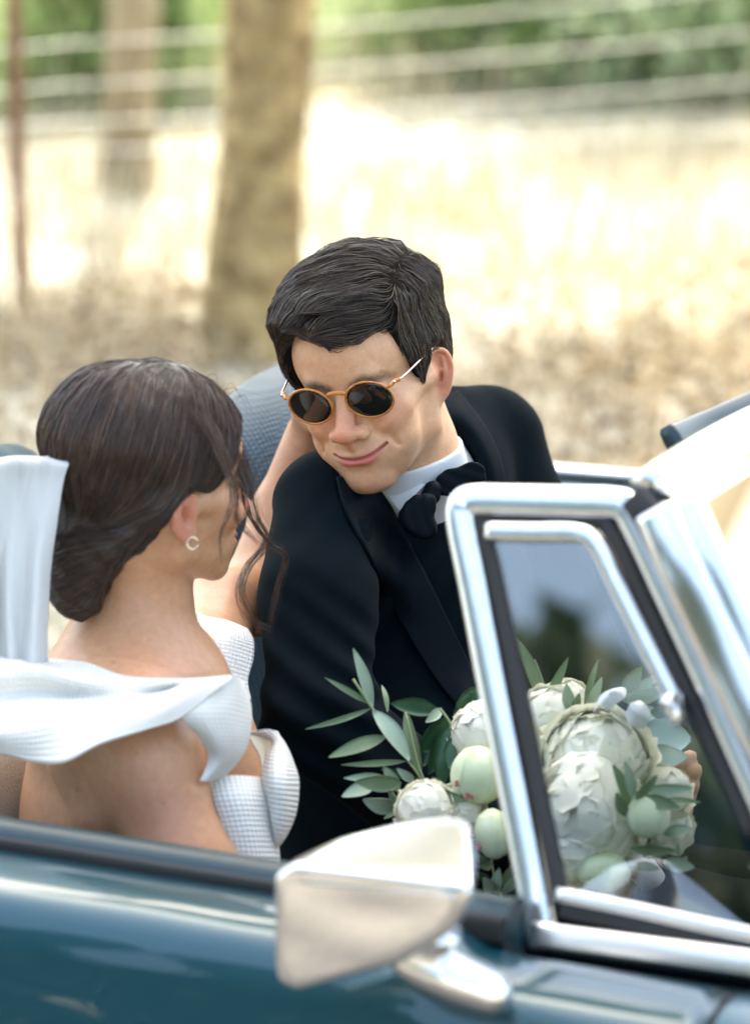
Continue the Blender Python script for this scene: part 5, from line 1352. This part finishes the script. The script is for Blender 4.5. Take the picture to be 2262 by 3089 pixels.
PM = [petal_mesh(k, c, ru) for k, (c, ru) in enumerate([(.25, .03), (.4, .045), (.1, .05), (.5, .035), (.3, .06)])]
for me in PM: me.materials.append(PET)
PMW = []
for me in PM: m2 = me.copy(); m2.materials.clear(); m2.materials.append(PETW); PMW.append(m2)
PMS = []
for me in PM:
    pass
def flower(c, rad, axis, n, seed, name='peony', white=False, squash=(1, 1, 1), inner=.86):
    """petals in shells round a core; c, axis in view space"""
    r = np.random.RandomState(seed); cw = to_world(c); aw = to_world(np.asarray(axis, float)) - CAM; aw /= np.linalg.norm(aw)
    core = lambda P: ell(P, c, (rad * inner * squash[0], rad * inner * squash[1], rad * inner * squash[2])) + .003 * vnoise(P, 90)
    v, q = mesh_sdf(core, c - rad * 1.2, c + rad * 1.2, rad / 14)
    fl = obj(name, to_world(v), q, PETW if white else PET, bq)
    t = Vector(aw).to_track_quat('Z', 'Y'); sh = len(fl.location)
    base_off = Vector((cw - (np.array(bq.location) + np.array(fl.location))).tolist())
    ga = 2.399963; meshes = PMW if white else PM
    for i in range(n):
        k = (i + .5) / n; pol = .18 + k ** .60 * 1.95; az = i * ga + r.uniform(-.3, .3)
        size = rad * (.62 + .38 * k) * r.uniform(.85, 1.1)
        d = Vector((math.sin(pol) * math.cos(az), math.sin(pol) * math.sin(az), math.cos(pol)))
        tang = Vector((math.cos(pol) * math.cos(az), math.cos(pol) * math.sin(az), -math.sin(pol)))
        yv = (-tang + d * r.uniform(.0, .12)).normalized()
        zv = (d - yv * d.dot(yv)).normalized(); xv = yv.cross(zv)
        M = Matrix((xv, yv, zv)).transposed().to_4x4()
        pos = d * rad * (.85 + .09 * k + .035 * r.rand()) - yv * size * .5
        pos = Vector((pos.x * squash[0], pos.y * squash[1], pos.z * squash[2]))
        o = bpy.data.objects.new('petal', meshes[r.randint(5)]); COL.objects.link(o); o.parent = fl
        o.matrix_local = Matrix.Translation(base_off + t @ pos) @ t.to_matrix().to_4x4() @ M @ Matrix.Diagonal((size * r.uniform(.9, 1.25), size, size * .9, 1))
    return fl
def bud(c, r3, seed, rot=0, groove=5, spots=(), name='flower_bud'):
    R = rotm('Y', rot)
    def f(P):
        L = (P - f32(c)) @ f32(R); th = np.arctan2(L[:, 0], L[:, 1]); d = ell(L, (0, 0, 0), r3)
        g = np.abs(np.sin(th * groove * .5 + 1.3 * vnoise(L, 25) + seed)); g = np.exp(-(g / .10) ** 2)
        return d + .0016 * g * np.clip(1.2 - np.abs(L[:, 2]) / r3[2], 0, 1) + .0012 * vnoise(P, 60)
    m_ = max(r3) * 1.2; v, q = mesh_sdf(f, c - m_, c + m_, min(r3) / 16)
    b_ = obj(name, to_world(v), q, BUDM, bq)
    # outer sepals/petals hugging the ball, rims proud of it
    rr_ = np.random.RandomState(seed)
    for k in range(groove):
        a0 = 2 * math.pi * k / groove + seed; rows = []
        for i in range(6):
            t_ = -1.1 + 2.0 * i / 5; row = []
            for j in range(5):
                s_ = (j / 4 - .5) * 1.5 * math.cos(t_ * .85); aa = a0 + s_; rad_ = 1.02 + .02 * (j in (0, 4)) + .02 * rr_.rand() * (i == 5)
                L = np.array([math.sin(aa) * math.cos(t_) * r3[0], math.cos(aa) * math.cos(t_) * r3[1], math.sin(t_) * r3[2]]) * rad_; row.append(np.asarray(c) + R @ L)
            rows.append(row)
        sheet('bud_petal', to_world(grid_surf(rows, 3, 3)), .0008, BUDM, b_, uv=False)
    for (u_, v_) in spots:
        a = V(u_, v_, 1.0); 
        for d_ in np.linspace(c[1] - .1, c[1] + .05, 150):
            if f((a * d_)[None].astype(np.float32))[0] < .0012:
                p_ = a * (d_ - .0012); rows = [[p_ + np.array([(j - 1) * .004, .0004 * (j != 1), (i - 1) * .003 + .001 * ((i + j) % 2)]) for j in range(3)] for i in range(3)]
                sheet('blushed_petal_tip', to_world(grid_surf(rows, 3, 3)), .0006, BLUSH, b_, uv=False); break
    return b_
C1 = VP(bz(1165, 640), 3.565); flower(C1, .034, (-.25, -.85, .45), 40, 1, squash=(1, 1, 1.2))
bud(VP(bz(1135, 885), 3.53), (.0270, .028, .0290), 2, 10, 5, spots=(bz(1015, 940), bz(1080, 1015), bz(1240, 1045)))
bud(VP(bz(1225, 1240), 3.50), (.0175, .018, .0245), 5, -8, 5, spots=(bz(1145, 1320),))
C3 = VP(bz(810, 1090), 3.52); flower(C3, .030, (-.2, -.6, .75), 30, 3, 'rose', True)
flower(VP(bz(1000, 1120), 3.54), .030, (0, -.8, .5), 26, 8, 'rose', True)
C4 = VP(bc(755, 375), 3.53); flower(C4, .056, (-.1, -.75, .65), 60, 4, squash=(1.0, 1.0, .88))
C5 = VP(bc(705, 680), 3.49); flower(C5, .058, (-.1, -.95, .2), 60, 5, squash=(1.0, 1, 1.25))
flower(VP(bc(640, 880), 3.47), .036, (-.3, -.9, .0), 34, 12)
flower(VP(bc(1150, 560), 3.55), .030, (.4, -.7, .5), 14, 6, 'rose', True)
flower(VP(bc(1190, 760), 3.56), .026, (.5, -.7, .2), 12, 7, 'rose', True)
flower(VP(bc(480, 130), 3.60), .034, (-.1, -.7, .7), 16, 9, 'rose')
bud(VP(bc(1065, 690), 3.44), (.0205, .021, .0225), 7, 5, 5)
bud(VP(bc(800, 1010), 3.455), (.0265, .025, .0190), 9, 8, 6)
flower(VP(bc(600, 60), 3.66), .03, (0, -.6, .8), 14, 14, 'rose', True)
# white ribbon loops and blue-green wrap behind the flowers
RIB = mat('white_ribbon', (.80, .84, .90), .45); WRAP = mat('pale_blue_green_leaf', (.42, .58, .58), .5, bump=(120, .2, .001))
rib = [[(815, 1690, 3.50), (850, 1640, 3.4855), (880, 1680, 3.49)], [(850, 1600, 3.50), (895, 1590, 3.485), (930, 1640, 3.49)], [(900, 1565, 3.51), (940, 1560, 3.49), (985, 1600, 3.50)], [(960, 1550, 3.62), (985, 1550, 3.61), (990, 1560, 3.61)]]
sheet('ribbon', to_world(grid_surf([[VP(w2z(a, b), d_) for a, b, d_ in row] for row in rib], 6, 6)), .0007, RIB, bq, uv=False)
rib = [[(985, 1700, 3.4855), (1010, 1640, 3.4755), (1060, 1620, 3.50)], [(1010, 1750, 3.485), (1050, 1690, 3.475), (1090, 1640, 3.495)], [(1080, 1770, 3.505), (1110, 1730, 3.49), (1120, 1690, 3.50)]]
sheet('ribbon', to_world(grid_surf([[VP(w2z(a, b), d_) for a, b, d_ in row] for row in rib], 6, 6)), .0007, RIB, bq, uv=False)
leaf(VP(bc(1000, 240), 3.60), VP(bc(1310, 250), 3.60), px(240, 1.9165, 3.6), WRAP, .2, .1, 'broad_leaf')
leaf(VP(bc(1020, 330), 3.58), VP(bc(1290, 350), 3.57), px(150, 1.9165, 3.6), WRAP, -.2, .1, 'broad_leaf')
leaf(VP(bc(900, 180), 3.62), VP(bc(1130, 90), 3.63), px(170, 1.9165, 3.6), WRAP, .2, .1, 'broad_leaf')
